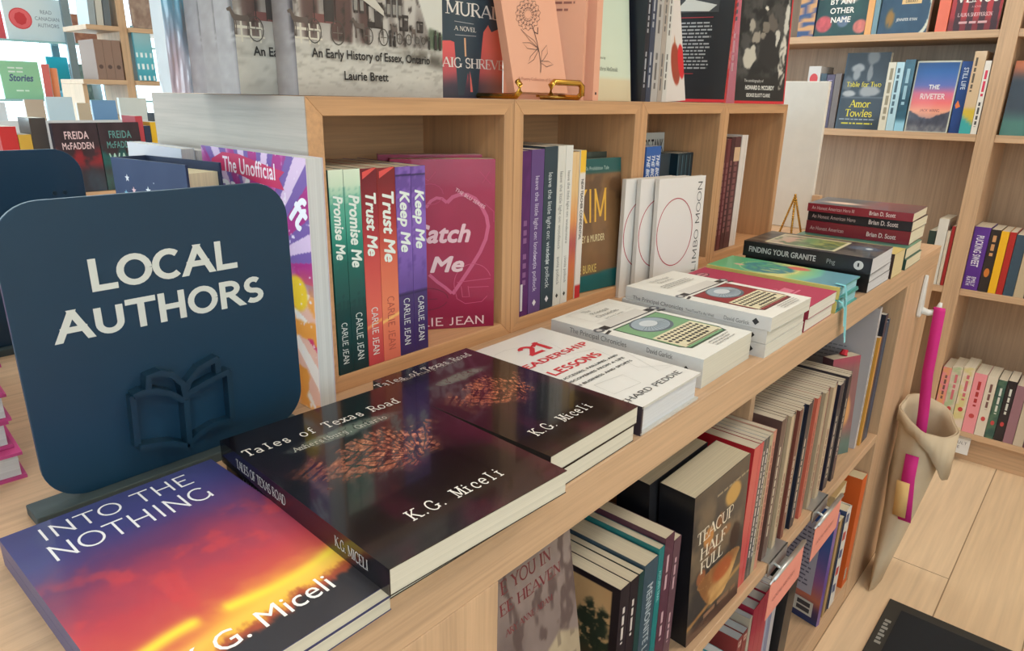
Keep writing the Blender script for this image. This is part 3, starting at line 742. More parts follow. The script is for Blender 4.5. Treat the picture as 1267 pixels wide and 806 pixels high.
for i in range(3):
    q = Book('paperback_book', CH_L[i], CHM[i], 0.147, 0.2345, 0.0196, cover=(222, 219, 210), spine=(204, 200, 196), page=(214, 209, 196), material=MATTE, group='white typewriter paperbacks')
    chron_spine(q, ((783, 370), (845, 384), (895.5, 395), (927, 402), .0062) if i == 2 else None)
q.text_px('spine', 'Two/Too/To As Well', (848, 384.5), (883, 392), (120, 118, 116), cap=.0042, name='spine_subtitle')
typewriter(q, (140, 44, 50), (92, 36, 40), 0.078, 0.086, 0.122)
q.text('front', 'The Principal', 0.07, 0.213, 0.007, (150, 148, 144), 'sans'); q.text('front', 'Chronicles', 0.07, 0.202, 0.007, (150, 148, 144), 'sans')
q.polys('small_print', 'front', line_block(.06, .125, .0165, 3, .005, .0017, (156, 152, 147), 4) + line_block(.03, .12, .190, 3, .006, .002, (150, 147, 142), 9))

# --- raspberry pink books, two
PK_L = ['lower of the two raspberry pink books on the counter', 'raspberry pink book with a faint teacup mark, lying on its pair']
for i in range(2):
    pk = Book('paperback_book', PK_L[i], flat(0.9245+0.002*i, 0.003-0.003*i, 0.0212*i, 0.3), 0.131, 0.2385, 0.0206, cover=(172, 58, 86), spine=(140, 40, 62), page=(218, 212, 200), material=MATTE, group='raspberry pink books')
pk.polys('badge', 'front', [(ell(.072, .214, .017, .011, 20), (70, 34, 48)), (ell(.072, .214, .0145, .0085, 20), (196, 130, 140)), ([(.060, .2125), (.084, .2125), (.084, .2155), (.060, .2155)], (70, 34, 48))])
pk.polys('teacup_mark', 'front', [([(.05, .072), (.088, .072), (.082, .052), (.056, .052)], (206, 110, 132)), ([(.045, .049), (.093, .049), (.090, .045), (.048, .045)], (206, 110, 132)), ([(.066, .082), (.068, .078), (.065, .075)], (206, 110, 132), .002)])

# --- green and blue picture books with ribbons
def art_bird(u, v):
    c = ramp(v + 0.08*(fbm(u*4, v*4, 21)-0.5), [(0, (96, 150, 168)), (0.22, (110, 160, 170)), (0.25, (120, 190, 170)), (0.36, (150, 200, 130)), (0.42, (214, 208, 130)), (0.55, (206, 212, 136)), (0.7, (90, 176, 136)), (1, (104, 186, 128))])
    a = np.hypot((u-0.52)/0.42, (v-0.6)/0.2); f = fbm(u*8, v*10, 22)
    c = mixc(c, (62, 128, 140), sstep(1.05, 0.85, a)*sstep(0.3, 0.5, f)); c = mixc(c, (92, 170, 130), sstep(0.9, 0.5, a)*sstep(0.5, 0.65, f))
    c = mixc(c, (232, 226, 150), sstep(0.03, 0.0, np.abs(a-1.08)))
    c = mixc(c, (222, 110, 96), sstep(0.14, 0.08, np.hypot(u-0.80, (v-0.42)*1.3))); c = mixc(c, (238, 190, 170), sstep(0.07, 0.03, np.hypot(u-0.42, (v-0.82)*1.2)))
    c = mixc(c, (214, 196, 110), sstep(0.05, 0.02, u))
    return c
GR_L = ['under copy of the green bird picture books on the counter', 'green and blue picture book with a bird and a pale blue ribbon']
for i in range(2):
    gr = Book('hardcover_book', GR_L[i], flat(1.0675+0.006*i, 0.004, 0.0225*i, 0.4), 0.112+0.01*(1-i), 0.2365, 0.0215, cover=(84, 176, 168), spine=(206, 190, 110), page=(150, 196, 204), hard=True, material=GLOSS, art=art_bird if i else None, res=(60, 110) if i else (2, 2), group='green bird picture books')
gr.text('front', 'SUNSHINE', .062, .020, .0085, (210, 226, 230), 'sans', sx=.8) if False else None
m = MB()
RB = lambda pts, w=.005, c=(120, 196, 206): m.grid(lambda i, j: (Vector(pts[j]) + Vector((w if i else -w, 0, 0))), 2, len(pts), c)
RB([(.018, .01, .024), (.018, -.006, .0225), (.02, -.010, .005), (.026, -.012, -.03), (.036, -.014, -.072)])
RB([(.022, .012, .002), (.022, -.007, .001), (.028, -.011, -.02), (.044, -.014, -.085)], .0045, (150, 214, 220))
RB([(.008, .004, .0), (.004, -.009, -.004), (.018, -.011, -.018), (.024, -.013, -.05)], .004, (132, 204, 212))
m.build('ribbon', mat('ribbon_blue', rough=0.5, vcol=True), gr.root)

# --- black self-help books, stack of three
def art_granite(u, v):
    c = mixc((34, 30, 34), (88, 78, 70), sstep(0.42, 0.62, fbm(u*9, v*9, 31)))
    inn = ((u > .12) & (u < .88) & (v > .30) & (v < .86)).astype(float); edge = inn*(1-((u > .15) & (u < .85) & (v > .32) & (v < .84)))
    c = mixc(c, ramp(v, [(.3, (120, 130, 60)), (.45, (160, 160, 80)), (.6, (96, 140, 80)), (.7, (200, 150, 130)), (.86, (180, 176, 150))]), inn*0.95)
    c = mixc(c, (74, 96, 60), inn*sstep(.5, .6, fbm(u*12, v*12, 33))); c = mixc(c, (216, 206, 170), edge)
    c = mixc(c, (70, 84, 104), sstep(.2, .1, np.hypot((u-.6)*1, (v-.15)*1.2))); c = mixc(c, (220, 222, 224), sstep(.06, .04, np.hypot((u-.6)*1, (v-.12)*2)))
    return c
GN_L = ['lowest of the black paperbacks stacked behind the green bird book', 'middle of the black paperbacks stacked behind the green bird book', 'black paperback with a framed landscape and white spine title, topmost of its stack']
for i in range(3):
    gn = Book('paperback_book', GN_L[i], flat((1.250, 1.243, 1.2095)[i], (0.001, -0.001, -0.009)[i], 0.0215*i + (0.001 if i == 2 else 0), (0, 0.6, 1.2)[i]), 0.150, 0.24, 0.021 if i < 2 else 0.0305, cover=(30, 28, 32), page=(206, 204, 206), material=GLOSS, art=art_granite if i == 2 else None, res=(50, 80) if i == 2 else (2, 2), group='black paperbacks with a landscape')
gn.text('spine', 'FINDING YOUR GRANITE', .012, .010, .0105, (196, 192, 190), 'bold', 'l', .74, name='spine_title'); gn.text('spine', 'Phg', .162, .010, .0085, (150, 146, 146), 'sans', 'l', .9, name='author_name')
gn.polys('publisher_mark', 'spine', [(ell(.218, .0148, .0085, .0085, 18), (204, 202, 200)), ([(.216, .019), (.219, .019), (.219, .012), (.216, .012)], (30, 28, 32))])

# --- cream paperback and teal paperback, then the tall stack at the back
Book('paperback_book', 'cream page block of a thick paperback beside the black stack', flat(1.405, -0.002, 0, 0), 0.085, 0.21, 0.052, cover=(200, 176, 110), spine=(60, 44, 40), page=(216, 196, 150), material=MATTE)
def art_teal(u, v):
    c = mixc((44, 108, 98), (96, 150, 120), fbm(u*6, v*6, 41)); c = mixc(c, (170, 110, 100), sstep(.16, .08, np.hypot(u-.4, v-.75)))
    return mixc(c, (206, 196, 120), sstep(.1, .04, np.hypot((u-.6)*.6, v-.45)))
TL_L = ['under copy of the teal green paperbacks near the far end', 'teal green paperback with a small pink flower, under the red spine stack']
for i in range(2):
    Book('paperback_book', TL_L[i], flat(1.515, -0.003+0.004*i, 0.0235*i, 1), 0.15, 0.235, 0.023, cover=(40, 96, 86), spine=(28, 66, 60), page=(220, 208, 178), material=GLOSS, art=art_teal if i else None, res=(30, 40) if i else (2, 2), group='teal green paperbacks')
def art_hero(u, v):
    c = ramp(v + .15*(fbm(u*4, v*4, 51)-.5), [(0, (92, 60, 56)), (.4, (128, 60, 60)), (.6, (90, 92, 98)), (1, (120, 122, 128))])
    return mixc(c, (244, 210, 190), sstep(.2, .05, np.hypot((u-.35), (v-.72)*.7)))
HR = [((126, 34, 46), 'An Honest American', 'Brian D. Scott', .029), ((38, 32, 38), 'An Honest American Hero', 'Brian D. Scott', .0215), ((136, 34, 46), 'An Honest American Hero III', 'Brian D. Scott', .0185)]
HR_L = ['dark red paperback at the bottom of the small stack at the far end', 'black spined paperback between two dark red ones in the far stack', 'dark red paperback with a grey cover, topmost of the far stack']
z = .0472
for i in range(3):
    col_, ti_, au_, tt = HR[i]
    hb = Book('paperback_book', HR_L[i], flat(1.560-0.006*(i == 2), 0.008, z, (1.5, 0.8, 2.0)[i]), 0.152, 0.222, tt, cover=col_, page=(222, 212, 186), material=GLOSS, art=art_hero if i == 2 else None, res=(30, 40) if i == 2 else (2, 2), group='paperbacks in the far counter stack')
    z += tt+.0006
    cp = .0085 if i != 2 else .0075
    hb.text('spine', ti_, .010, tt*.3, cp, (206, 176, 172), 'sans', 'l', .70, name='spine_title'); hb.text('spine', au_, .134, tt*.3, cp*1.15, (216, 196, 192), 'bold', 'l', .74, name='author_name')
z_hero = z

# brass easel behind the stack
org_ = (1.592, 0.258, 0)
ez = thing('brass_easel', 'small beaded brass easel behind the red spine stack', 'easel', T(*org_))
BR = mat('brass', (206, 160, 72), rough=0.22, metal=1.0)
for nm, pts in (('leg', [(-.045, 0, 0), (0, .02, .125)]), ('leg', [(.045, 0, 0), (0, .02, .125)]), ('back_leg', [(0, .055, 0), (0, .02, .125)])):
    m = MB(); a, b_ = Vector(pts[0]), Vector(pts[1])
    for k in range(24):
        p = a.lerp(b_, k/23); m.tube([p, a.lerp(b_, (k+.55)/23)], .0028, 8)
    m.tube([a, b_], .0018, 8); m.build(nm, BR, ez, smooth=True)
# ------------------------------------------------------------------ navy section signs
NAVY = mat('navy_painted_metal', (13, 52, 76), rough=0.42)
SLATE = mat('dark_slate_base', (62, 74, 76), rough=0.6)
def rrect(w, h, r, n=10):
    pts = []
    for cx, cy, a in ((w-r, r, -90), (w-r, h-r, 0), (r, h-r, 90), (r, r, 180)):
        pts += [(cx+r*math.cos(math.radians(a+90*k/n)), cy+r*math.sin(math.radians(a+90*k/n))) for k in range(n+1)]
    return pts
def section_sign(label, M, w, h, back=False):
    s = thing('section_sign', label, 'sign', M)
    m = MB(); m.prism([(x, z+0.0097) for x, z in rrect(w, h, 0.034)], -0.002, 0.002, 'y'); m.build('plate', NAVY, s, 0.0006)
    m = MB(); m.box((-0.012, -0.014, 0), (w-0.005, 0.016, 0.0095)); m.build('base', SLATE, s, 0.001)
    return s
SGX, SGY = -0.0195, 0.285
sg = section_sign('navy metal sign with white lettering standing behind the red sunset book', T(SGX, SGY, 0), 0.2395, 0.2485)
CRM = (212, 214, 206)
def sign_text(s, x0, x1, zb, cap, name):
    V, Fc, w = text_geo(s, 'geo'); k = (x1-x0)/w; o = MB()
    P = [(x0-SGX+q[0]*k, -0.0024-q[2]*.00004, zb+q[1]*cap) for q in V]
    o.add(P, Fc, CRM); o.build(name, INK, sg)
sign_text('LOCAL', 0.0385, 0.1650, 0.1820, 0.0270, 'lettering')
sign_text('AUTHORS', 0.0095, 0.1885, 0.1450, 0.0258, 'lettering')
# raised open book emblem
EMB = mat('navy_emblem', (18, 48, 68), rough=0.36)
m = MB()
def emb(pts, w=0.0052, y=-0.0145):
    pts = [at('y', SGY, *p) for p in pts]
    P = [(p.x-SGX, p.z) for p in pts]; y += .0006*(len(m.v) % 7)
    V2 = []; _ribbon(P, w, V2, []); n_ = len(P)
    V = [(x, y, z) for x, z in V2] + [(x, -.0018, z) for x, z in V2]; k = 2*n_; F_ = []
    for i in range(n_-1):
        a, b_, c_, d_ = 2*i, 2*i+1, 2*i+3, 2*i+2
        F_ += [(a, d_, c_, b_), (k+a, k+b_, k+c_, k+d_), (a, k+a, k+d_, d_), (b_, c_, k+c_, k+b_)]
    F_ += [(0, 1, k+1, k), (2*n_-2, k+2*n_-2, k+2*n_-1, 2*n_-1)]
    m.add(V, F_, (20, 48, 66))
emb([(158, 486), (168, 481), (185, 479), (203, 482), (219, 491)]); emb([(158, 486), (165, 548)]); emb([(165, 549), (185, 545), (205, 543), (226, 547)])
emb([(219, 491), (229, 480), (248, 469), (276, 455)]); emb([(276, 455), (281, 515)]); emb([(281, 515), (258, 522), (240, 533), (227, 547)]); emb([(222, 490), (227, 547)])
emb([(176, 480), (176, 462), (190, 457), (206, 460), (218, 470), (222, 488)]); emb([(222, 488), (226, 470), (240, 452), (262, 440)]); emb([(262, 440), (264, 460)])
m.build('book_emblem', EMB, sg)
sg2 = section_sign('back of a second navy sign, further off behind the first one', T(-0.04, 0.752, 0), 0.2335, 0.2525)
m = MB()
for xx in (0.196, 0.208): m.tube([(xx, -0.0015, 0.205), (xx, -0.0035, 0.205)], 0.0028, 10)
m.build('bolt', mat('bolt_dark', (44, 60, 70), rough=0.3, metal=.7), sg2)

# ------------------------------------------------------------------ books standing on the end of the counter, covers to the left
def art_swirl(u, v):
    a = np.arctan2(v-0.55, u-0.5); r = np.hypot(u-.5, v-.55)
    k = (np.sin(a*26+.8*fbm(u*3, v*3, 61)) > 0).astype(float); k2 = (np.sin(a*13+1) > .4).astype(float)
    up = mixc((122, 92, 166), (226, 196, 226), k); up = mixc(up, (176, 42, 132), k2*sstep(.2, .5, fbm(u*8, v*8, 62)))
    dn = mixc((244, 190, 170), (250, 236, 226), k); dn = mixc(dn, (222, 60, 110), k2*sstep(.55, .65, fbm(u*9, v*14, 63))); dn = mixc(dn, (244, 160, 70), sstep(.5, .6, fbm(u*7+3, v*9, 64)))
    c = mixc(up, dn, sstep(.62, .42, v)); c = mixc(c, (250, 206, 50), sstep(.1, .07, np.hypot(u-.86, (v-.48)*1.2)))
    return mixc(c, (252, 240, 250), sstep(.80, .9, fbm(u*40, v*50, 65, 2)))
uf = Book('paperback_book', 'large pink and purple burst paperback standing behind the navy sign', face_x(0.2690, 0.5155, 0.0005, -1.0, 0.6), 0.2275, 0.2765, 0.020, cover=(236, 220, 232), page=(212, 212, 210), material=GLOSS, art=art_swirl, res=(150, 180))
uf.polys('banner', 'front', [([uf.px('front', *q) for q in ((261, 213), (262, 196), (275, 188), (296, 191), (320, 201), (352, 213), (345, 221), (352, 236), (318, 226), (292, 214), (275, 211))], (206, 44, 96))])
uf.text_px('front', 'The Unofficial', (277, 211), (341, 223), (252, 236, 244), cap=.0165, style='cond', straight=False)
for s_, p0, p1, cp in (('Taylor', (257, 232), (345, 262), .024), ('ft', (358, 268), (374, 290), .034)):
    uf.text_px('front', s_, p0, p1, (250, 246, 250), cap=cp, style='script', straight=False, name='subtitle')
Book('hardcover_book', 'slim white covered book leaning behind the navy star book', face_x(0.2480, 0.684, 0, 0, 0), 0.158, 0.273, 0.016, cover=(214, 216, 224), spine=(190, 60, 110), page=(200, 196, 190), material=HIGLOSS)
Book('hardcover_book', 'grey backed book between the white one and the purple burst book', face_x(0.2665, 0.69, 0, 0, 0), 0.168, 0.2705, 0.017, cover=(196, 188, 184), spine=(70, 62, 70), page=(206, 200, 192), material=MATTE)
def art_star(u, v):
    return mixc((42, 58, 92), (58, 74, 106), fbm(u*6, v*6, 71))
st = Book('hardcover_book', 'navy hardback with little white stars standing behind the navy sign', face_x(0.158, 0.538, 0.0, 9, 0) @ T(0, 0, -.042), 0.135, 0.2600, 0.042, cover=(44, 58, 90), spine=(34, 44, 72), back=(60, 72, 106), page=(222, 206, 170), hard=True, material=MATTE, art=art_star, res=(20, 30), top_in=0.006)
def star(x, y, r): return [(x+(r if k % 2 == 0 else r*.42)*math.sin(math.pi*k/5), y+(r if k % 2 == 0 else r*.42)*math.cos(math.pi*k/5)) for k in range(10)]
st.polys('star_print', 'front', [(star(*s_), c_) for s_, c_ in (((.028, .242, .0045), (226, 232, 236)), ((.022, .225, .004), (130, 190, 214)), ((.038, .229, .0045), (232, 196, 200)), ((.066, .231, .005), (230, 236, 238)), ((.108, .229, .0045), (230, 234, 238)), ((.078, .24, .0012), (200, 210, 220)), ((.09, .22, .004), (150, 190, 214)), ((.05, .212, .004), (220, 226, 230)))])
PKS = ['lowest of the pink backed books stacked at the left edge', 'second from the bottom of the pink backed stack', 'third from the bottom of the pink backed stack', 'fourth from the bottom of the pink backed stack', 'topmost of the pink backed books stacked at the left edge']
for i in range(5):
    Book('hardcover_book', PKS[i], flat(-0.231-0.003*(i % 2), 0.388+0.006*(i % 3), 0.0265*i, -4+2*(i % 2)), 0.216, 0.28, 0.026, cover=(206, 74, 132), spine=(190, 60, 120), page=(204, 198, 194), hard=True, material=MATTE, group='pink backed books in the left stack')

# ------------------------------------------------------------------ first box: romance paperbacks, spines out
def art_forest(u, v):
    c = ramp(v, [(0, (16, 46, 50)), (.45, (20, 84, 80)), (.66, (34, 134, 116)), (.82, (110, 186, 160)), (.93, (206, 226, 200)), (1, (222, 234, 210))])
    for k, (base, amp, colr) in enumerate(((.88, .06, (70, 160, 140)), (.58, .05, (20, 96, 90)), (.36, .06, (16, 60, 62)))):
        t = base + amp*(np.abs(((u*4+k*.37) % 1)-.5)*2-.5)*1.2 + .02*np.sin(v*160); c = mixc(c, colr, 0.55*sstep(t+.008, t-.008, v)*sstep(base-.30, base-.02, v))
    return c
def art_trust(u, v):
    c = ramp(v, [(0, (188, 66, 72)), (.3, (226, 104, 88)), (.55, (206, 78, 76)), (.75, (160, 44, 56)), (.92, (120, 32, 44)), (1, (112, 30, 42))])
    return mixc(c, (236, 150, 90), sstep(.012, .004, np.abs(v-.205-.03*u)))
def art_trust2(u, v):
    c = ramp(v, [(0, (216, 110, 90)), (.3, (236, 134, 96)), (.55, (216, 104, 80)), (.75, (170, 50, 52)), (.92, (128, 36, 44)), (1, (120, 34, 42))])
    return mixc(c, (246, 190, 110), sstep(.012, .004, np.abs(v-.215-.03*u)))
def art_keep(u, v):
    c = ramp(v, [(0, (56, 40, 92)), (.33, (66, 46, 104)), (.345, (96, 68, 140)), (.5, (126, 92, 176)), (.7, (138, 100, 186)), (1, (132, 96, 180))])
    c = mixc(c, (104, 74, 152), sstep(.5, .6, fbm(u*3, v*14, 81))*(v > .35)); return mixc(c, (40, 28, 70), sstep(.006, .003, np.abs(v-.955)) + sstep(.006, .003, np.abs(v-.34)))
edges = [0.2985, 0.3184, 0.3413, 0.3648, 0.3916, 0.4156, 0.439]
ROM = [('Promise Me', art_forest, (24, 92, 86), 'green', 'leftmost green forest spine'), ('Promise Me', art_forest, (24, 92, 86), 'green', 'second green forest spine'),
       ('Trust Me', art_trust, (196, 74, 74), 'red', 'red spine next to the green ones'), ('Trust Me', art_trust2, (214, 100, 80), 'orange', 'orange red spine next to the purple ones'),
       ('Keep Me', art_keep, (110, 80, 160), 'purple', 'purple spine touching the orange red one'), ('Keep Me', art_keep, (110, 80, 160), 'purple', 'purple spine beside the crimson cover')]
for i, (ti_, ar, cv, cn, lb) in enumerate(ROM):
    t0 = edges[i+1]-edges[i]-0.0006
    hh = 0.2395 - 0.0005*i
    q = Book('paperback_book', lb + ' in the first shelf box', spine_y(edges[i], 0.3265, 0.0202, 0), 0.135, hh, t0, cover=cv, page=(214, 202, 176), material=GLOSS, spine_art=ar, spine_res=(8, 120), group='romance paperbacks with spines out')
    q.text('spine', ti_, 0.028, t0*.26, t0*.60, (232, 240, 232), 'script', 'l', (.88, .88, 1.0, 1.0, 1.0, 1.0)[i], name='spine_title')
    q.text('spine', 'CARLIE JEAN', hh-.012, t0*.30, t0*.42, (222, 226, 222) if i != 3 else (180, 84, 70), 'geolight', 'r', 0.82, name='author_name')
    if i in (2, 3): q.polys('corner_stripe', 'spine', [([(.004, t0*.1), (.012, t0*.1), (.0, t0*.98), (-.0, t0*.7)], (226, 84, 80))])
def art_heart(u, v):
    c = mixc((156, 26, 66), (178, 34, 76), fbm(u*4, v*4, 91)); return mixc(c, (122, 18, 52), .5*sstep(.35, .0, v))
CM_L = ['crimson book hidden behind the heart cover in the first shelf box', 'crimson paperback with a pink heart, facing out in the first shelf box']
A = at('z', 0.02, 527.3, 408.5); Bq = at('z', 0.02, 610.8, 403.5); yw = math.degrees(math.atan2(Bq.y-A.y, Bq.x-A.x)); dv = (Bq-A).normalized()
for i in range(2):
    p0 = Bq - dv*(0.142+.014*(i == 0)) + Vector((-dv.y, dv.x, 0))*(0.0225 if i == 0 else 0.0)
    q = Book('paperback_book', CM_L[i], face_y(p0.x, p0.y, 0.0202, yw) @ T(0, 0, -0.022), 0.142, 0.2385+0.004*(1-i), 0.0215, cover=(160, 28, 68), page=(214, 200, 172), material=GLOSS, art=art_heart if i else None, res=(30, 40) if i else (2, 2), group='crimson heart paperbacks')
hp = [(478, 232), (500, 250)]
def heart(cx, cy, s, a0, a1, n=26):
    out = []
    for k in range(n+1):
        t = math.radians(a0+(a1-a0)*k/n); out.append((cx+s*16*math.sin(t)**3/17, cy+s*(13*math.cos(t)-5*math.cos(2*t)-2*math.cos(3*t)-math.cos(4*t))/17))
    return out
PKH = (206, 92, 128)
HPX = [(553, 251), (560, 244), (568, 241), (578, 241), (588, 246), (596, 256), (602, 268), (604, 280), (601, 296), (594, 312), (583, 330), (571, 348), (560, 364)]
HPL = [(553, 251), (547, 246), (540, 245), (533, 249), (527, 257)]
HPB = [(531, 340), (541, 349), (551, 356), (559, 363)]
for hh_, wd in ((HPX, .0052), (HPL, .0042), (HPB, .0046)): q.polys('heart_print', 'front', [(hh_, PKH, wd)], px=True)
q.polys('sketch_print', 'front', [([(600, 252), (611, 262), (611, 275)], (186, 52, 94), .0012)], px=True)
q.polys('heart_print', 'front', [
    (ell(.111, .066, .027, .028, 20, 20, 190), (200, 76, 112), .0011), ([(.084, .062), (.088, .044), (.10, .036), (.124, .038), (.132, .046)], (200, 76, 112), .0011), ([(.088, .068), (.137, .072)], (200, 76, 112), .0011), ([(.094, .062), (.096, .046), (.106, .046), (.104, .062)], (200, 76, 112), .0011), ([(.104, .060), (.134, .060)], (200, 76, 112), .001),
    (ell(.045, .045, .030, .016, 20), (120, 20, 52), .0012), ([(.03, .045), (.06, .045)], (120, 20, 52), .0012), (ell(.052, .192, .018, .014, 16), (186, 52, 94), .001), ([(.12, .222), (.136, .205)], (186, 52, 94), .001), ([(.124, .206), (.134, .222)], (186, 52, 94), .001), ([(.028, .226), (.05, .21), (.06, .222)], (186, 52, 94), .001)])
q.text_px('front', 'Catch', (508, 301), (582, 292), (240, 196, 202), cap=.024, style='script'); q.text_px('front', 'Me', (532, 337), (574, 330), (240, 204, 206), cap=.021, style='script')
q.text_px('front', 'CARLIE JEAN', (483, 407), (600, 400), (238, 206, 206), cap=.0125, style='geolight', name='author_name')
q.text('front', 'THE BLU SERIES', .106, .184, .0045, (232, 180, 190), 'cond', 'c', 1.0, -32, name='series_name')

# ------------------------------------------------------------------ second box
YS = 0.3275
bk2 = [(0.6235, 0.0205, .2465, (88, 44, 96), None, 'dark purple spine at the left of the second shelf box'), (0.6445, .0295, .2475, (98, 70, 122), ('leave the little light on: london', 'sonia pollock', (206, 196, 214)), 'purple spine with a small white mark, second shelf box'),
       (0.6745, .0315, .2505, (52, 66, 74), ('leave the little light on: windsor', 'sonia pollock', (206, 212, 212)), 'dark slate spine in the second shelf box'), (0.7066, .0195, .2505, (214, 210, 200), ('leave the little light on: woodstock', 'sonia pollock', (120, 118, 114)), 'white spine touching the slate one, second shelf box'),
       (0.7266, .0178, .2505, (218, 214, 206), ('leave the little light on: windermere', 'sonia pollock', (120, 118, 114)), 'white spine next to the orange one, second shelf box')]
def art_violet(u, v): return mixc((74, 30, 84), (98, 46, 104), fbm(u*3, v*20, 95))
for i, (x, t0, hh, cv, tx, lb) in enumerate(bk2):
    q = Book('paperback_book', lb, spine_y(x, YS, 0.0202), .135, hh, t0-.0006, cover=cv, page=(220, 210, 190), material=MATTE, spine_art=art_violet if i == 0 else None, spine_res=(4, 20) if i == 0 else (2, 2))
    if tx:
        q.text('spine', tx[0], .038, t0*.34, t0*.30 if i < 3 else t0*.36, tx[2], 'sans', 'l', .84 if i > 2 else .80, name='spine_title'); q.text('spine', tx[1], hh-.034, t0*.34, t0*.30 if i < 3 else t0*.36, tx[2], 'sans', 'r', .84, name='author_name')
        q.text('spine', '|', hh-.078, t0*.34, t0*.25, tx[2], 'sans', 'c', 1, name='divider_mark')
        s_ = .0055 if i < 3 else .004; c0 = (hh-.016, t0*.48)
        q.polys('publisher_mark', 'spine', [([(c0[0]-s_, c0[1]), (c0[0], c0[1]-s_*.8), (c0[0]+s_, c0[1]), (c0[0], c0[1]+s_*.8)], (226, 222, 226) if i < 3 else (40, 40, 42))])
    else:
        q.polys('spine_lettering', 'spine', [([(k, .006), (k+.008, .006), (k+.008, .0135), (k, .0135)], (132, 86, 130)) for k in (.10, .114, .126, .15, .164, .178, .19)])
        q.polys('price_label', 'spine', [([(.196, .002), (.238, .002), (.238, .007), (.196, .007)], (212, 206, 204))])
def art_flame(u, v): return ramp(v, [(0, (190, 120, 60)), (.25, (206, 110, 70)), (.4, (176, 84, 84)), (.55, (222, 150, 90)), (.75, (226, 186, 130)), (1, (224, 190, 140))])
Book('paperback_book', 'orange and peach slim spine in the second shelf box', spine_y(.7458, YS+.004, .0202, 0), .13, .2395, .0135, cover=(216, 160, 100), page=(226, 206, 160), material=GLOSS, spine_art=art_flame, spine_res=(2, 30))
Book('paperback_book', 'gold slim spine beside the orange one, second shelf box', spine_y(.7597, YS+.004, .0202, 0), .13, .2395, .0075, cover=(222, 170, 90), page=(226, 206, 160), material=GLOSS, spine_art=art_flame, spine_res=(2, 30))
q = Book('paperback_book', 'slim white spine with yellow top and red foot, second shelf box', spine_y(.7676, YS+.002, .0202, 0), .13, .2415, .0145, cover=(226, 220, 210), page=(226, 214, 180), material=GLOSS, spine_art=lambda u, v: mixc(mixc(np.tile((226, 216, 206), (len(u), 1)), (236, 186, 50), (v > .86).astype(float)), (196, 38, 48), (v < .085).astype(float)), spine_res=(2, 60))
q.text('spine', 'NEW TEACHER CONFIDENTIAL', .045, .004, .0065, (44, 40, 44), 'bold', 'l', .72, name='spine_title')
A = at('z', 0.02, 716, 360); Bq = at('z', 0.02, 760, 350); yw = math.degrees(math.atan2(Bq.y-A.y, Bq.x-A.x))
def art_whisky(u, v):
    c = mixc((112, 80, 52), (138, 100, 64), fbm(u*5, v*6, 96)); c = mixc(c, (84, 60, 42), .6*sstep(.5, .62, fbm(u*3, v*5, 97))*sstep(.3, .6, v))
    c = mixc(c, (22, 82, 80), sstep(.895, .90, v)); return mixc(c, (24, 92, 92), sstep(.125+.03*u, .11+.03*u, v))
KM_L = ['brown and teal book standing behind the gold lettered cover', 'brown and teal paperback with gold capitals, facing out in the second shelf box']
for i in range(2):
    q = Book('paperback_book', KM_L[i], face_y(Bq.x-.1255*math.cos(math.radians(yw)), Bq.y-.1255*math.sin(math.radians(yw)) + (.030 if i == 0 else .0), .0202, yw, 4) @ T(0, 0, 0), .1235, .2235+.008*(1-i), .014, cover=(60, 70, 62), page=(212, 198, 170), material=GLOSS, art=art_whisky if i else None, res=(40, 60) if i else (2, 2), group='brown and teal paperbacks')
GOLD = (226, 172, 64)
q.text('front', 'KIM', .050, .118, .056, GOLD, 'geolight', 'c', .62); q.text('front', 'NEY & MURDER', .050, .085, .0115, (216, 196, 150), 'cond', 'c', .52, name='subtitle'); q.text('front', 'E BURKE', .040, .032, .0135, (206, 176, 100), 'cond', 'c', .55, name='author_name')
q.text('front', 'a 1920s Prohibition Tale', .055, .205, .006, (170, 190, 180), 'sans', 'c', .85, name='tagline')

# ------------------------------------------------------------------ third box
q = Book('paperback_book', 'white cover with tall black capitals in the third shelf box', face_y(1.100, .446, .0202, 0, 2), .130, .2540, .009, cover=(214, 212, 204), material=MATTE)
q.text('front', 'AS OF TANK', .073, .214, .026, (34, 32, 32), 'cond', 'c', .46); q.text('front', 'Government', .100, .190, .007, (70, 68, 66), 'sans', 'c', .8, name='subtitle'); q.text('front', '2009 - 2019', .098, .168, .008, (70, 68, 66), 'sans', 'c', .8, name='subtitle')
BL = ['leftmost of the three thin blue spines in the third shelf box', 'middle of the three thin blue spines in the third shelf box', 'rightmost of the three thin blue spines in the third shelf box']
for i in range(3):
    q = Book('booklet', BL[i], spine_y(.9905+.0202*i, .345+.002*i, .0202), .06, .2375, .0192, cover=(48, 96, 168), page=(214, 210, 200), material=GLOSS, group='thin blue spines')
    q.text('spine', 'THE BIOLOGY', .016, .0045, .0105, (226, 230, 236), 'script', 'l', .75, name='spine_title')
NV = ['dark navy cover standing left of the navy spines in the third shelf box', 'first thin navy spine after the dark cover, third shelf box', 'second thin navy spine after the dark cover, third shelf box', 'third thin navy spine after the dark cover, third shelf box', 'last thin navy spine against the oak side, third shelf box']
Book('booklet', NV[0], face_y(1.088, .40, .0202, -6), .07, .217, .006, cover=(24, 44, 56), material=GLOSS)
for i in range(4):
    q = Book('booklet', NV[i+1], spine_y(1.1665+.0165*i, .375, .0202, 0), .055, .2165, .0158, cover=(20, 46, 58), material=GLOSS, group='thin navy spines')
    q.polys('spine_stripe', 'spine', [([(.004, .002), (.21, .002), (.21, .0045), (.004, .0045)], (74, 110, 124))])
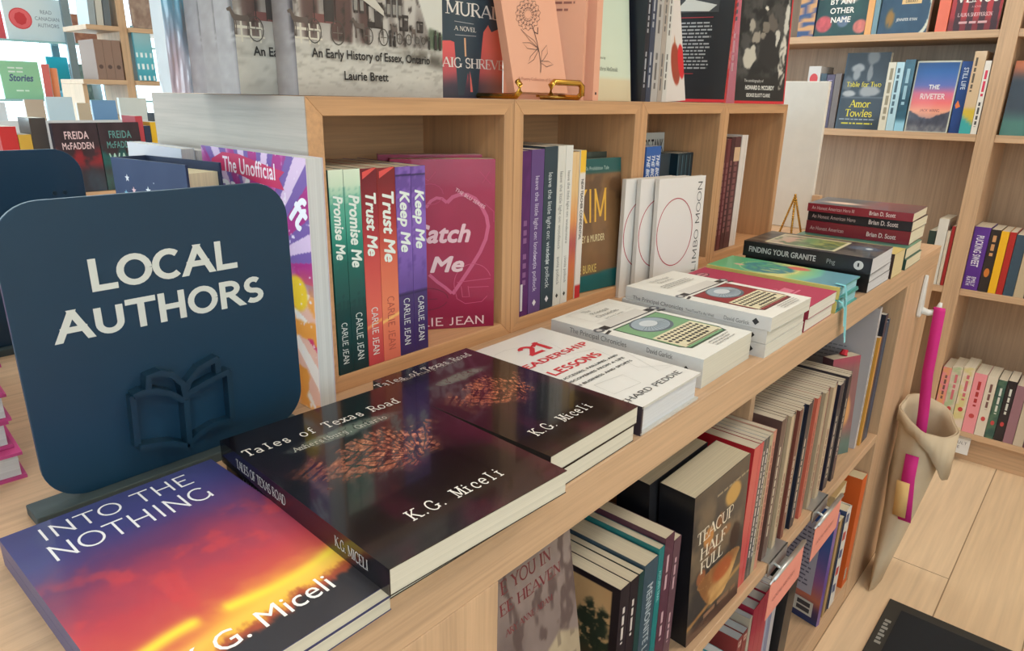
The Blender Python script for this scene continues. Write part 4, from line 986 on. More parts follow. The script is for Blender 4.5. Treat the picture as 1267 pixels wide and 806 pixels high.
# white circle books standing on the counter in front of it
LM_L = ['rear of the three white books with a red circle', 'middle of the three white books with a red circle', 'front white book with a thin red circle and sideways capitals']
LMM = [face_y(.886, .3175, 0.0, -10, 0), face_y(.9085, .3000, 0.0, -10, 0.5), face_y(.938, .2800, 0.0, -10, 1.0)]
for i in range(3):
    q = Book('paperback_book', LM_L[i], LMM[i] @ T(0, 0, -0.009), .130, .2095, .0088, cover=(224, 218, 212), page=(226, 216, 200), material=MATTE, group='white books with a red circle')
    q.polys('circle_print', 'front', [(ell(.052, .112, .0495, .061, 40) + [(.1015, .112)], (176, 62, 76), .0018)])
    q.text('front', 'LIMBO MOON', .1215, .030, .0125, (60, 58, 60), 'geothin', 'l', 1.75, 90); q.polys('small_print', 'front', line_block(.03, .075, .016, 1, 1, .004, (140, 136, 134), 3, .02))
# ------------------------------------------------------------------ fourth box
MR = [(1.2765, .0175, .243, (92, 36, 42), 'leftmost maroon spine in the fourth shelf box'), (1.2945, .0165, .243, (84, 34, 40), 'second maroon spine in the fourth shelf box'), (1.3115, .0165, .243, (100, 42, 48), 'third maroon spine in the fourth shelf box'),
      (1.3285, .0185, .246, (70, 34, 42), 'fourth maroon spine, darkest, in the fourth shelf box'), (1.3475, .030, .246, (86, 48, 52), 'thick maroon spine with a cream band in the fourth shelf box'), (1.378, .0205, .249, (226, 214, 206), 'white spine after the maroon ones in the fourth shelf box'), (1.399, .0105, .249, (226, 216, 208), 'thin white spine at the end of the maroon row')]
for i, (x, t0, hh, cv, lb) in enumerate(MR):
    q = Book('booklet', lb, spine_y(x, .338, .0202, 1.2 if i > 4 else .4), .1, hh, t0-.0005, cover=cv, page=(230, 218, 200), material=GLOSS)
    if i < 5: q.polys('spine_lettering', 'spine', [([(.05+.0135*k, t0*.25), (.06+.0135*k, t0*.25), (.06+.0135*k, t0*.7), (.05+.0135*k, t0*.7)], (132, 84, 84)) for k in range(12)])
    if i == 4: q.polys('spine_band', 'spine', [([(.022, .0), (.052, .0), (.052, t0-.0005), (.022, t0-.0005)], (212, 176, 140))])
# ------------------------------------------------------------------ books along the top of the boxes
HT = H + 0.0004
def art_street(u, v):
    """an old photograph of a village street"""
    v = v + .17
    n = fbm(u*18, v*18, 101, 4); road = mixc((178, 174, 166), (206, 202, 192), fbm(u*14+v*9, v*40, 102, 4)); road = mixc(road, (140, 134, 126), .45*sstep(.56, .66, fbm(u*22-v*12, v*90, 103, 3)))
    road = mixc(road, (160, 155, 148), sstep(.27, .17, v)*.7); road = mixc(road, (80, 74, 66), sstep(.05, .0, np.abs(v-.345+.10*(u-.8)))*sstep(.60, .85, u)*.9*sstep(.35, .6, n+.15))
    wall = mixc((140, 132, 126), (186, 180, 172), sstep(.3, .7, vnoise(u*26, v*3, 104))); wall = mixc(wall, (92, 70, 66), sstep(.45, .6, vnoise(u*16, v*2+3, 105))*(u < .55)); wall = mixc(wall, (66, 58, 54), sstep(.6, .75, fbm(u*40, v*28, 106, 3)))
    sky = np.tile((206, 204, 194), (len(u), 1)); roof = .98-.62*sstep(.55, 1.0, u)
    hz = .385; up = mixc(sky, wall, sstep(roof+.01, roof-.01, v)); up = mixc(up, (92, 104, 84), sstep(.88, .9, u)*sstep(.47, .45, v+.04*(n-.5)))
    return mixc(road, up, sstep(hz-.012, hz+.006, v+.012*(n-.5)))
def street_deco(b, w, h):
    S = lambda pts: [(min(x, 1.0)*w, (y-.17)*h) for x, y in pts]
    K = (52, 46, 44); it = []
    it += [(S([(.0, .425), (.16, .422), (.16, .414), (.0, .414)]), (206, 200, 184)), (S([(.0, .39), (.16, .388), (.16, .382), (.0, .382)]), (206, 200, 184))]
    for x in (.03, .08, .13): it.append((S([(x, .44), (x+.01, .44), (x+.01, .365), (x, .365)]), (206, 200, 184)))
    for x, s in ((.18, 1.5), (.50, 1.1), (.70, .7), (.82, .5)):      # carriages: body, roof, wheels, horse
        it += [(S([(x-.045*s, .448), (x+.045*s, .448), (x+.04*s, .45+.02*s), (x-.045*s, .45+.02*s)]), (120, 78, 74) if s == 1.5 else K), (S([(x-.05*s, .45+.075*s), (x+.055*s, .45+.075*s), (x+.05*s, .45+.092*s), (x-.045*s, .45+.092*s)]), K)]
        for xx in (-.04, .0, .045): it.append((S([(x+xx*s, .45), (x+xx*s, .45+.08*s)]), K, .0011))
        it.append((S([(x+.0*s, .455), (x+.04*s, .455), (x+.04*s, .455+.055*s), (x+.0*s, .455+.055*s)]), (64, 58, 56)))
        for xx in (-.045, .05): it.append((S(ell(x+xx*s, .415, .028*s, .030*s, 16) + [(x+xx*s+.028*s, .415)]), (78, 72, 66), .0012)); it.append((S([(x+xx*s-.02*s, .415), (x+xx*s+.02*s, .415)]), (110, 104, 96), .0008)); it.append((S([(x+xx*s, .39), (x+xx*s, .44)]), (110, 104, 96), .0008))
        hx = x-.095*s; HC = (96, 84, 78)
        it += [(S([(hx-.030*s, .452), (hx-.024*s, .464), (hx, .460), (hx+.026*s, .462), (hx+.030*s, .452), (hx+.026*s, .440), (hx-.026*s, .440)]), HC), (S([(hx-.030*s, .446), (hx-.020*s, .462), (hx-.034*s, .462+.018*s), (hx-.048*s, .462+.012*s), (hx-.046*s, .462+.006*s), (hx-.038*s, .462+.006*s)]), HC)]
        for xx in (-.026, -.020, .020, .026): it.append((S([(hx+xx*s, .444), (hx+(xx+.002)*s, .425), (hx+xx*s, .44-.034*s)]), HC, .0010))
    for x in (.36, .40, .58, .62, .66): it += [(S([(x, .50), (x+.028, .50), (x+.028, .60), (x, .60)]), (66, 60, 58)), (S([(x+.003, .51), (x+.025, .51), (x+.025, .55), (x+.003, .55)]), (138, 134, 128))]
    it.append((S([(.42, .62), (.56, .52), (.56, .50), (.40, .56)]), (196, 190, 178)))
    for x, s in ((.60, 1), (.63, .9), (.89, .8), (.94, 1.3), (.975, 1.2)): it += [(S([(x-.008*s, .38), (x+.008*s, .38), (x+.008*s, .38+.05*s), (x-.008*s, .38+.05*s)]), K), (S(ell(x, .385+.055*s, .006*s, .008*s, 8)), K)]
    b.polys('street_scene', 'front', it)
HW, HHB, HTK = 0.2055, 0.262, 0.0395
HI_L = ['front copy of the old street photograph books on the shelf boxes', 'second copy of the old street photograph books, behind the front one', 'third copy of the old street photograph books, mostly its grey spine showing', 'rearmost copy of the old street photograph books']
yf = [.3455, .3862, .4269, .4676]; pxs = [(370, 117), (298, 115), (278, 112), (259, 108)]
for i in range(4):
    x0 = at('y', yf[i], *pxs[i]).x
    q = Book('hardcover_book', HI_L[i], face_y(x0, yf[i]+HTK, HT, 0, 0), HW, HHB, HTK, cover=(196, 190, 178), spine=(166, 160, 158), back=(176, 172, 176), page=(214, 210, 200), material=GLOSS, art=art_street, res=(110, 130) if i == 0 else (40, 60), spine_art=lambda u, v: mixc(mixc((142, 134, 132), (170, 162, 160), fbm(u*3, v*30, 110)), (70, 62, 62), np.clip(sstep(.72, .92, u)*sstep(.14, .26, v)*sstep(.35, .55, vnoise(u*2, v*70, 111))*.9 + .55*sstep(.88, .97, u), 0, 1)), spine_res=(12, 90), group='books with an old street photograph')
    if i < 2: street_deco(q, HW, HHB)
    if i == 0:
        hA, hB, hC, hD = [q.px('front', *p_) for p_ in ((385, 70.5), (531, 79.5), (425.5, 98), (480, 101.5))]
    for s_, a_, b2_, nm_ in (('An Early History of Essex, Ontario', hA, hB, 'title'), ('Laurie Brett', hC, hD, 'author_name')):
        q.text('front', s_, a_[0], (a_[1]+b2_[1])/2, .0088, (34, 32, 32), 'bold', 'l', (b2_[0]-a_[0])/(text_geo(s_, 'bold')[2]*.0088), name=nm_)
# shiny shrink-wrapped book further back
def _wrap(nt, b):
    n = nt.nodes.new('ShaderNodeTexNoise'); n.inputs['Scale'].default_value = 9; n.inputs['Detail'].default_value = 2
    tc = nt.nodes.new('ShaderNodeTexCoord'); mp = nt.nodes.new('ShaderNodeMapping'); mp.inputs['Scale'].default_value = (6, 1.2, 1)
    nt.links.new(tc.outputs['Object'], mp.inputs['Vector']); nt.links.new(mp.outputs['Vector'], n.inputs['Vector'])
    bp = nt.nodes.new('ShaderNodeBump'); bp.inputs['Strength'].default_value = 0.9; bp.inputs['Distance'].default_value = 0.02
    nt.links.new(n.outputs['Fac'], bp.inputs['Height']); nt.links.new(bp.outputs['Normal'], b.inputs['Normal']); nt.links.new(bp.outputs['Normal'], b.inputs['Coat Normal'])
WRAP = mat('shrink_wrap', rough=0.08, coat=1.0, vcol=True, build=_wrap, spec=1.0)
x0 = .222
Book('hardcover_book', 'pale blue book in shiny wrinkled plastic wrap behind the street photograph books', face_y(x0, .536, HT, 6, 0), .19, .27, .024, cover=(176, 206, 220), spine=(206, 214, 220), page=(206, 220, 226), material=WRAP, art=lambda u, v: mixc(mixc((120, 196, 222), (236, 242, 246), sstep(.35, .65, fbm(u*7, v*2.5, 120))), (220, 160, 170), .5*sstep(.25, .05, u)*sstep(.45, .2, v)), res=(20, 20))

# red novel with a dark standing figure
def art_mural(u, v): return mixc(ramp(v + .05*(fbm(u*4, v*4, 130)-.5), [(0, (52, 58, 74)), (.06, (70, 62, 76)), (.13, (190, 84, 92)), (.25, (222, 92, 92)), (.6, (226, 110, 92)), (1, (222, 120, 92))]), (232, 140, 104), .5*sstep(.6, 1, u))
mu = Book('paperback_book', 'red novel with a dark standing figure, next to the street photograph', face_y(.4775, .4265, HT, 0, 1.0), .187, .26, .022, cover=(206, 90, 86), page=(214, 206, 186), material=GLOSS, art=art_mural, res=(30, 60))
DK = (48, 66, 78)
mu.polys('figure_print', 'front', [([(548, 16), (617, 16), (619, 30), (606, 28), (598, 40), (596, 60), (591, 118), (582, 118), (579, 90), (574, 118), (567, 118), (562, 52), (552, 48)], DK), ([(540, 16), (560, 16), (562, 50), (546, 50)], DK), ([(606, 20), (617, 24), (619, 35), (608, 40), (604, 32)], DK), ([(546, 16), (614, 20), (612, -46), (600, -62), (584, -66), (584, -74), (571, -74), (571, -66), (556, -62), (548, -46)], DK), (ell(577.5, -86, 10, 15, 20), DK)], px=True)
mu.polys('figure_print', 'front', [([(574, 47), (576, 47), (577, 70), (575, 70)], (216, 170, 130)), ([(581, 88), (583, 98), (585, 114), (582, 114)], (222, 110, 100))], px=True)
IV = (226, 220, 212)
mu.text_px('front', 'MURAL', (551, 16), (618, 23), IV, cap=.0165, style='serif'); mu.text_px('front', 'A NOVEL', (562, 37), (589, 41), IV, cap=.0055, style='serif', name='subtitle')
mu.text_px('front', 'CRAIG SHREVE', (528, 81), (623, 87), IV, cap=.0125, style='serif', name='author_name')
mu.polys('rule_line', 'front', [([(562, 26), (586, 30)], (190, 190, 190), .0006), ([(563, 43), (589, 45)], (190, 190, 190), .0006)], px=True)

# peach poetry book on a brass easel, its copies behind
PE = (226, 168, 140)
def put_peach_front():
    A = at('y', .350, 637, 111.5); 
    q = Book('paperback_book', 'peach paperback with a drawn flower leaning on a brass easel', face_y(A.x, A.y, HT+.010, 3, 13) @ T(0, 0, -.013), .133, .216, .013, cover=PE, page=(226, 190, 166), material=MATTE)
    ink = (74, 56, 56); it = []
    C = lambda pts, w=.0007: it.append(([q.px('front', *p) for p in pts], ink, w))
    rnd = random.Random(4)
    for a in range(0, 360, 24):
        for r in (1.0, .72, .45):
            cx, cy = 653, 18; p0 = (cx+13*r*math.cos(math.radians(a)), cy+17*r*math.sin(math.radians(a))); p2 = (cx+13*r*math.cos(math.radians(a+34)), cy+17*r*math.sin(math.radians(a+34))); pm = (cx+15.5*r*math.cos(math.radians(a+17)), cy+20*r*math.sin(math.radians(a+17)))
            C([p0, pm, p2, (cx+9*r*math.cos(math.radians(a+22)), cy+11*r*math.sin(math.radians(a+22)))])
    C([(660, 37), (664, 52), (667, 66), (669, 82), (668.5, 90)], .0012); C([(657, 30), (661, 40), (665, 42), (665, 34)], .0016)
    for lf in ([(666, 60), (655, 50), (644, 36), (652, 44), (660, 50), (665, 58)], [(666, 62), (652, 60), (646, 53), (655, 53), (663, 58)], [(665, 60), (656, 70), (653, 79), (660, 74), (666, 62)], [(669, 76), (670, 64), (676, 56), (677, 66), (672, 74)], [(669, 76), (678, 76), (684, 80), (676, 83), (669, 78)]): C(lf + [lf[0]])
    q.polys('flower_print', 'front', it)
    q.text_px('front', 'A Poetry Collection of Grief & Gratitude', (641, 99), (704, 101), (176, 118, 100), cap=.0042, style='sans', name='subtitle')
    return q
put_peach_front()
ea = thing('brass_easel', 'shiny brass easel holding the peach flower book', 'easel', T(.695, .352, HT))
m = MB()
for sx in (-.078, .078):
    pass
def hookpts(x): return [(x, .052, .004), (x, .0, .004), (x, -.020, .004), (x, -.027, .010), (x, -.027, .019), (x, -.022, .024)]
for nm, x in (('front_hook', -.083), ('front_hook', .060)):
    m = MB(); m.tube(hookpts(x), .0042, 10); m.build(nm, BR, ea, smooth=True)
m = MB(); m.tube([(-.015, -.027, .006), (-.015, -.027, .020), (-.008, -.027, .0245), (.052, -.027, .0245), (.060, -.027, .020), (.060, -.027, .006)], .0045, 10); m.build('front_rail', BR, ea, smooth=True)
for x in (.0, .05):
    m = MB(); m.tube([(x, .050, .004), (x*.5, .062, .13)], .003, 8); m.build('back_leg', BR, ea, smooth=True)
PB_L = ['peach copy behind the easel, back cover with small print showing', 'last peach copy, its thin spine next to the green covered book']
for i in range(2):
    q = Book('paperback_book', PB_L[i], spine_y(.8065-.0005+.0165*i if i else .800, .352, HT, 0, 0) if i else spine_y(.792, .352, HT, 0, 24), .130, .218, .0155, cover=PE, page=(230, 196, 172), material=MATTE, group='peach paperbacks')
    if i == 0: q.polys('small_print', 'back', line_block(.012, .115, .20, 8, .010, .0032, (150, 96, 84), 6) + line_block(.012, .05, .10, 3, .012, .0032, (120, 74, 66), 7))
    q.polys('spine_lettering', 'spine', line_block(.0, .016, 0, 1, 1, .001, PE) + [([(.012+.006*k, .006), (.016+.006*k, .006), (.016+.006*k, .010), (.012+.006*k, .010)], (60, 44, 44)) for k in range(4)] + [([(.205, .0055), (.209, .0055), (.209, .0095), (.205, .0095)], (60, 44, 44))])
# pale green book and orange one behind it
def art_bay(u, v):
    c = ramp(v, [(0, (206, 190, 156)), (.16, (212, 198, 164)), (.175, (206, 214, 192)), (.7, (200, 212, 192)), (1, (190, 204, 186))]); return mixc(c, (120, 108, 90), sstep(.16, .14, np.hypot((u-.1)*1.1, (v-.78)*.8)))
q = Book('paperback_book', 'pale green covered book with a sandy lower edge on the shelf boxes', face_y(.8425, .362, HT, 0, 6) @ T(0, 0, -.014), .112, .218, .013, cover=(206, 210, 190), page=(222, 206, 170), material=MATTE, art=art_bay, res=(20, 60))
q.text('front', 'poems by', .024, .066, .0045, (110, 116, 104), 'sans', 'c'); q.text('front', 'Kathryn MacDonald', .042, .048, .0062, (96, 104, 92), 'serif', 'c', .9, name='author_name')
Book('paperback_book', 'orange peach book standing behind the pale green one', face_y(.862, .412, HT, -2, 6), .108, .225, .016, cover=(226, 166, 112), page=(226, 180, 130), material=MATTE)
RW = [(.966, .0145, .232, (30, 36, 48), 'black spine with white print beside the orange book'), (.981, .017, .232, (56, 66, 86), 'slate blue spine beside the black one on the shelf boxes'), (.9985, .0225, .232, (176, 172, 168), 'grey spine in the row above the third shelf box'), (1.0215, .0165, .232, (170, 160, 150), 'taupe spine in the row above the third shelf box'), (1.0385, .0155, .232, (206, 204, 198), 'white spine with grey print above the third shelf box')]
for x, t0, hh, cv, lb in RW:
    q = Book('paperback_book', lb, spine_y(x, .35, HT), .14, hh, t0-.0006, cover=cv, spine=cv, page=(214, 208, 196), material=GLOSS)
    lc = (170, 174, 180) if sum(cv) < 300 else (104, 102, 100)
    q.polys('spine_lettering', 'spine', line_block(.01, .12, t0*.3, 1, 1, t0*.28, lc, int(x*1000), .1) + line_block(.15, .215, t0*.3, 1, 1, t0*.28, lc, int(x*1000)+1, .1))
def art_apple(u, v):
    c = np.tile((214, 206, 200), (len(u), 1)).astype(float); c = mixc(c, (186, 132, 96), sstep(.03, .02, np.hypot(u-.62, (v-.42)*.4)*.6)); c = mixc(c, (156, 66, 48), sstep(.24, .20, np.hypot((u-.60), (v-.30)*1.3)))
    return mixc(c, (206, 36, 46), sstep(.17, .155, np.hypot((u-.88), (v-.32)*1.15)))
q = Book('paperback_book', 'white covered book with a red round sticker on the shelf boxes', face_y(1.0565, .352, HT, -2, 8) @ RZ(3) @ T(0, 0, -.011), .072, .22, .011, cover=(212, 206, 200), page=(212, 206, 196), material=GLOSS, art=art_apple, res=(50, 90))
# red and black pair
def art_nim(u, v): return np.tile((20, 22, 28), (len(u), 1)).astype(float)
A = at('y', .40, 848, 125); 
nb = Book('paperback_book', 'black back cover and red spine of the autobiography pair on the shelf boxes', spine_y(1.300, .352, HT, 2.2, 16), .19, .245, .026, cover=(24, 24, 30), spine=(206, 40, 50), back=(22, 24, 30), page=(212, 204, 190), material=GLOSS, group='red and black autobiographies')
nb.polys('red_edge', 'back', [([(.0, .0), (.19, .0), (.19, .006), (.0, .006)], (206, 40, 50))])
nb.polys('small_print', 'back', line_block(.03, .15, .155, 14, .0068, .003, (150, 150, 150), 11, .12) + [([(.03, .166), (.15, .166), (.15, .1675), (.03, .1675)], (150, 40, 50)), ([(.03, .056), (.12, .056), (.12, .0575), (.03, .0575)], (150, 40, 50))])
nb.polys('back_photo', 'back', [([(.05, .176), (.16, .176), (.16, .25), (.05, .25)], (50, 50, 52)), ([(.07, .18), (.14, .178), (.155, .19), (.11, .20), (.10, .24), (.09, .24), (.09, .20)], (190, 188, 180))])
nb.polys('publisher_mark', 'back', [([(.075, .034), (.090, .034), (.084, .048)], (200, 200, 196)), ([(.066, .032), (.098, .032), (.096, .030), (.068, .030)], (200, 200, 196))])
nb.text('back', 'NIMBUS', .082, .021, .0075, (190, 188, 180), 'serif', 'c', .8, name='publisher_name'); nb.text('back', 'PUBLISHING', .082, .0145, .0036, (170, 168, 160), 'sans', 'c', .9, name='publisher_name')
def art_crowd(u, v):
    u0, v0 = u, v
    u = u + .10*(fbm(u0*9, v0*12, 142, 3)-.5); v = v + .09*(fbm(u0*9+5, v0*12, 143, 3)-.5)
    n = fbm(u*7, v*9, 141, 4); c = mixc((22, 22, 24), (70, 68, 66), sstep(.4, .7, n)); c = mixc(c, (30, 28, 28), sstep(.28, .2, v))
    for cx, cy, rx, ry, g in ((.62, .70, .10, .075, (96, 88, 82)), (.33, .56, .08, .06, (150, 142, 130)), (.50, .66, .06, .05, (120, 112, 102)), (.25, .66, .06, .05, (160, 152, 140)), (.45, .58, .05, .04, (140, 132, 120))):
        c = mixc(c, g, sstep(1.1, .8, np.hypot((u-cx)/rx, (v-cy)/ry)))
    c = mixc(c, (190, 184, 170), sstep(1.1, .9, np.hypot((u-.22)/.14, (v-.40)/.09))); c = mixc(c, (206, 200, 188), sstep(1.1, .9, np.hypot((u-.88)/.07, (v-.36)/.22))*sstep(.3, .5, n)); c = mixc(c, (34, 32, 34), sstep(1.1, .9, np.hypot((u-.62)/.20, (v-.46)/.16)))
    c = mixc(c, (200, 196, 186), sstep(1.1, .8, np.hypot((u-.74)/.04, (v-.58)/.07))); c = mixc(c, (200, 196, 186), sstep(1.1, .8, np.hypot((u-.90)/.05, (v-.74)/.16))*sstep(.4, .5, n)); c = mixc(c, (216, 210, 196), sstep(1.1, .8, np.hypot((u-.50)/.04, (v-.83)/.028)))
    return mixc(c, (206, 40, 50), np.clip((v0 < .022).astype(float) + (u0 > .975), 0, 1))
ac = Book('paperback_book', 'autobiography with a black and white crowd photo and red spine', face_y(1.395, .372, HT, -20, 3) @ T(0, 0, -.026), .158, .245, .026, cover=(30, 28, 30), spine=(206, 40, 50), back=(24, 24, 30), page=(212, 204, 190), material=GLOSS, art=art_crowd, res=(70, 110), group='red and black autobiographies')
ac.text('front', 'The autobiography of', .055, .046, .0058, (190, 188, 184), 'cond', 'c', .75, name='subtitle'); ac.text('front', 'HOWARD D. MCCURDY', .075, .030, .0085, (220, 218, 212), 'heavy', 'c', .66); ac.text('front', 'GEORGE ELLIOTT CLARKE', .072, .0145, .0072, (206, 204, 198), 'heavy', 'c', .60, name='author_name')
for b_ in (nb, ac):
    b_.text('spine', 'BLACK ACTIVIST, BLACK SCIENTIST', .07, .008, .0085, (226, 150, 150), 'cond', 'l', .70, name='spine_title') if False else None
    b_.polys('spine_lettering', 'spine', [([(.010+.014*k, .009), (.018+.014*k, .009), (.018+.014*k, .017), (.010+.014*k, .017)], (70, 18, 24)) for k in range(5)] + line_block(.10, .19, .010, 1, 1, .006, (232, 150, 150), 15))
def art_dusk(u, v):
    c = ramp(v + .06*(fbm(u*3, v*3, 151)-.5), [(0, (72, 58, 70)), (.25, (92, 66, 70)), (.36, (206, 120, 60)), (.5, (216, 150, 96)), (.62, (150, 126, 134)), (1, (118, 112, 140))]); return mixc(c, (58, 50, 56), sstep(.05, .035, np.abs(u-.62-.35*(v-.45)))*(v > .38))
q = Book('paperback_book', 'dusky purple and orange book at the far end of the shelf box top', face_y(1.487, .430, HT, -9, 3) @ T(0, 0, -.018), .152, .236, .018, cover=(104, 84, 92), page=(206, 196, 180), material=GLOSS, art=art_dusk, res=(40, 60))
q.polys('title_lettering', 'front', line_block(.09, .14, .066, 1, 1, .009, (190, 168, 150), 3, .02) + line_block(.09, .14, .030, 1, 1, .004, (160, 150, 140), 4, .02))
# ------------------------------------------------------------------ books on the middle shelf of the counter
S1 = SHZ + 0.0003
def art_stone(u, v):
    c = mixc((96, 82, 82), (146, 130, 124), fbm(u*5, v*6, 201)); c = mixc(c, (74, 58, 60), .8*sstep(.05, .02, np.abs(fbm(u*4, v*4, 202)-.5)))
    bld = sstep(.36, .38, u)*sstep(.60, .58, v+.25*np.abs(u-.8)); c = mixc(c, mixc((150, 134, 112), (176, 160, 134), fbm(u*9, v*9, 203)), bld)
    win = ((u*7 % 1) > .35) & ((u*7 % 1) < .65) & ((v*8 % 1) > .3) & ((v*8 % 1) < .8); return mixc(c, (112, 98, 84), .7*win*bld)
A = at('y', .035, 617, 717); Bq = at('y', .035, 695, 668)
yi = Book('paperback_book', 'grey stone cover with dark red capitals leaning at the left end of the shelf', face_y(.2365, .018, S1, 0, 9), .163, .345, .012, cover=(130, 116, 112), page=(216, 206, 186), material=GLOSS, art=art_stone, res=(80, 130))
DR = (112, 38, 46)
for s_, p0, p1, cp in (("I'LL LOVE YOU IN", (580, 752), (681, 690), .0125), ('FREE HEAVEN', (580, 785), (694, 706), .0125)):
    pass
yi.text_px('front', 'E YOU IN', (620, 738), (682, 693), DR, ptop=(618, 722), style='serif'); yi.text_px('front', 'EE HEAVEN', (619, 765), (694, 708), DR, cap=.0125, style='serif'); yi.text_px('front', 'ARY ANNE ADAM', (626, 789), (684, 746), DR, cap=.0072, style='serif', name='author_name')
def art_land(u, v):
    c = mixc((206, 170, 124), (190, 148, 104), fbm(u*3, v*3, 211)); t = fbm(u*7, v*9, 212)
    c = mixc(c, (44, 58, 44), sstep(.44, .50, t)*sstep(.30, .6, u)*sstep(.90, .80, v)); c = mixc(c, (66, 60, 44), sstep(.42, .5, t)*sstep(.55, .45, v)); c = mixc(c, (38, 50, 40), sstep(1.05, .7, np.hypot((u-.80)/.17, (v-.66)/.17) + .9*(fbm(u*11, v*13, 213)-.5))*sstep(.38, .48, fbm(u*16, v*20, 214))); c = mixc(c, (40, 36, 34), sstep(.24, .2, v))
    fr = ((u < .04) | (u > .93) | (v > .955) | (v < .03)).astype(float); return mixc(c, (34, 28, 34), fr)
sp = [(.4585, .0215, .2120, (38, 28, 36), None, (206, 196, 190), 'dark plum book with a landscape on its cover, middle shelf'),
      (.4805, .0195, .2110, (38, 28, 36), None, (206, 196, 190), 'dark plum spine right after the landscape cover, middle shelf'),
      (.5005, .0120, .2105, (24, 62, 62), None, None, 'thin dark green book between the plum and blue grey spines'),
      (.5130, .0330, .2150, (58, 78, 92), 'MENNONITE LADIES', (180, 190, 196), 'blue grey spine with pale lettering on the middle shelf'),
      (.5465, .0140, .2220, (28, 118, 120), 'AUTUMN TRAIL', (150, 206, 206), 'turquoise spine between the blue grey and burgundy books'),
      (.5610, .0245, .2300, (88, 50, 66), None, (196, 160, 168), 'burgundy spine beside the still life cover, middle shelf'),
      (.5862, .0200, .2140, (96, 66, 76), None, (196, 160, 168), 'mauve spine leaning against the still life book')]
for i, (x, t0, hh, cv, tx, tc_, lb) in enumerate(sp):
    q = Book('paperback_book', lb, spine_y(x, .018, S1, 0), .170 if i != 2 else .15, hh, t0-.0006, cover=cv, page=(222, 210, 184), material=GLOSS, back_art=art_land if i == 0 else None, back_res=(80, 110) if i == 0 else (2, 2))
    if tx: q.text('spine', tx, .035, t0*.32, t0*.40, tc_, 'cond', 'l', .8, name='spine_title'); 
    elif tc_: q.polys('spine_lettering', 'spine', line_block(.03, .085, t0*.36, 1, 1, t0*.22, tc_, i+31, .05) + line_block(.12, .17, t0*.36, 1, 1, t0*.22, tc_, i+51, .05))
# still life covers, two copies facing out
def art_still(u, v):
    n = fbm(u*4, v*5, 221, 4); c = mixc((62, 56, 54), (116, 98, 78), sstep(.35, .7, n)); c = mixc(c, (76, 66, 58), sstep(.8, 1, v))
    def blob(cx, cy, rx, ry, colr, k=1.0):
        nonlocal c; c = mixc(c, colr, k*sstep(1.15, .75, np.hypot((u-cx)/rx, (v-cy)/ry) + .5*(n-.5)))
    blob(.72, .82, .14, .07, (190, 146, 76)); blob(.30, .66, .10, .07, (196, 134, 74)); blob(.62, .60, .12, .04, (150, 106, 70)); blob(.2, .42, .08, .05, (150, 92, 60)); blob(.50, .70, .07, .05, (130, 84, 52)); blob(.82, .50, .10, .10, (60, 40, 34)); blob(.4, .56, .12, .05, (150, 94, 60), .7)
    cup = ((np.hypot((u-.55)/.40, (v-.36)/.055) < 1) | ((np.abs(u-.55) < .40*np.sqrt(np.clip((v-.12)/.25, 0, 1))) & (v < .36) & (v > .14))).astype(float)
    c = mixc(c, mixc((150, 98, 56), (222, 172, 108), sstep(.3, .7, n)), cup*.9); c = mixc(c, (172, 82, 44), sstep(1.1, .6, np.hypot((u-.62)/.22, (v-.33)/.08))*.8); c = mixc(c, (196, 158, 100), sstep(.02, .0, np.abs(np.hypot((u-.55)/.40, (v-.36)/.055)-1))*.8)
    c = mixc(c, mixc((140, 90, 50), (212, 168, 104), n), sstep(.03, .0, np.abs(v-.17-.10*(u-.5)))*.9); c = mixc(c, (86, 60, 50), sstep(.12, .04, v)); return c
TC_L = ['thick black book standing behind the still life cover, middle shelf', 'thick paperback with a still life of a teacup, facing out on the middle shelf']
A = at('z', SHZ, 842, 800); Bq = at('z', SHZ, 910, 735)
for i in range(2):
    q = Book('paperback_book', TC_L[i], face_y(.649-.012*(1-i), .0105+.062*(1-i), S1, -4, 0) @ RZ(5) @ T(0, 0, -.058), .150, .262, .056, cover=(40, 40, 44), spine=(22, 24, 30), page=(214, 202, 174), material=GLOSS, art=art_still if i else None, res=(100, 150) if i else (2, 2), group='still life paperbacks')
for s_, p0, p1 in (('TEACUP', (862, 678), (906, 645)), ('HALF', (866, 695), (897, 672)), ('FULL', (866, 712), (893, 692))): q.text_px('front', s_, p0, p1, (226, 214, 192), cap=.0205, style='serif')
q.text('front', 'JOHN OAKES', .094, .024, .0085, (150, 110, 84), 'serif', 'c', .9, name='author_name') if False else q.polys('author_lettering', 'front', line_block(.045, .140, .022, 1, 1, .008, (140, 104, 80), 5, .02))
q.polys('small_print', 'front', line_block(.06, .15, .232, 1, 1, .0035, (150, 136, 112), 6, .02))
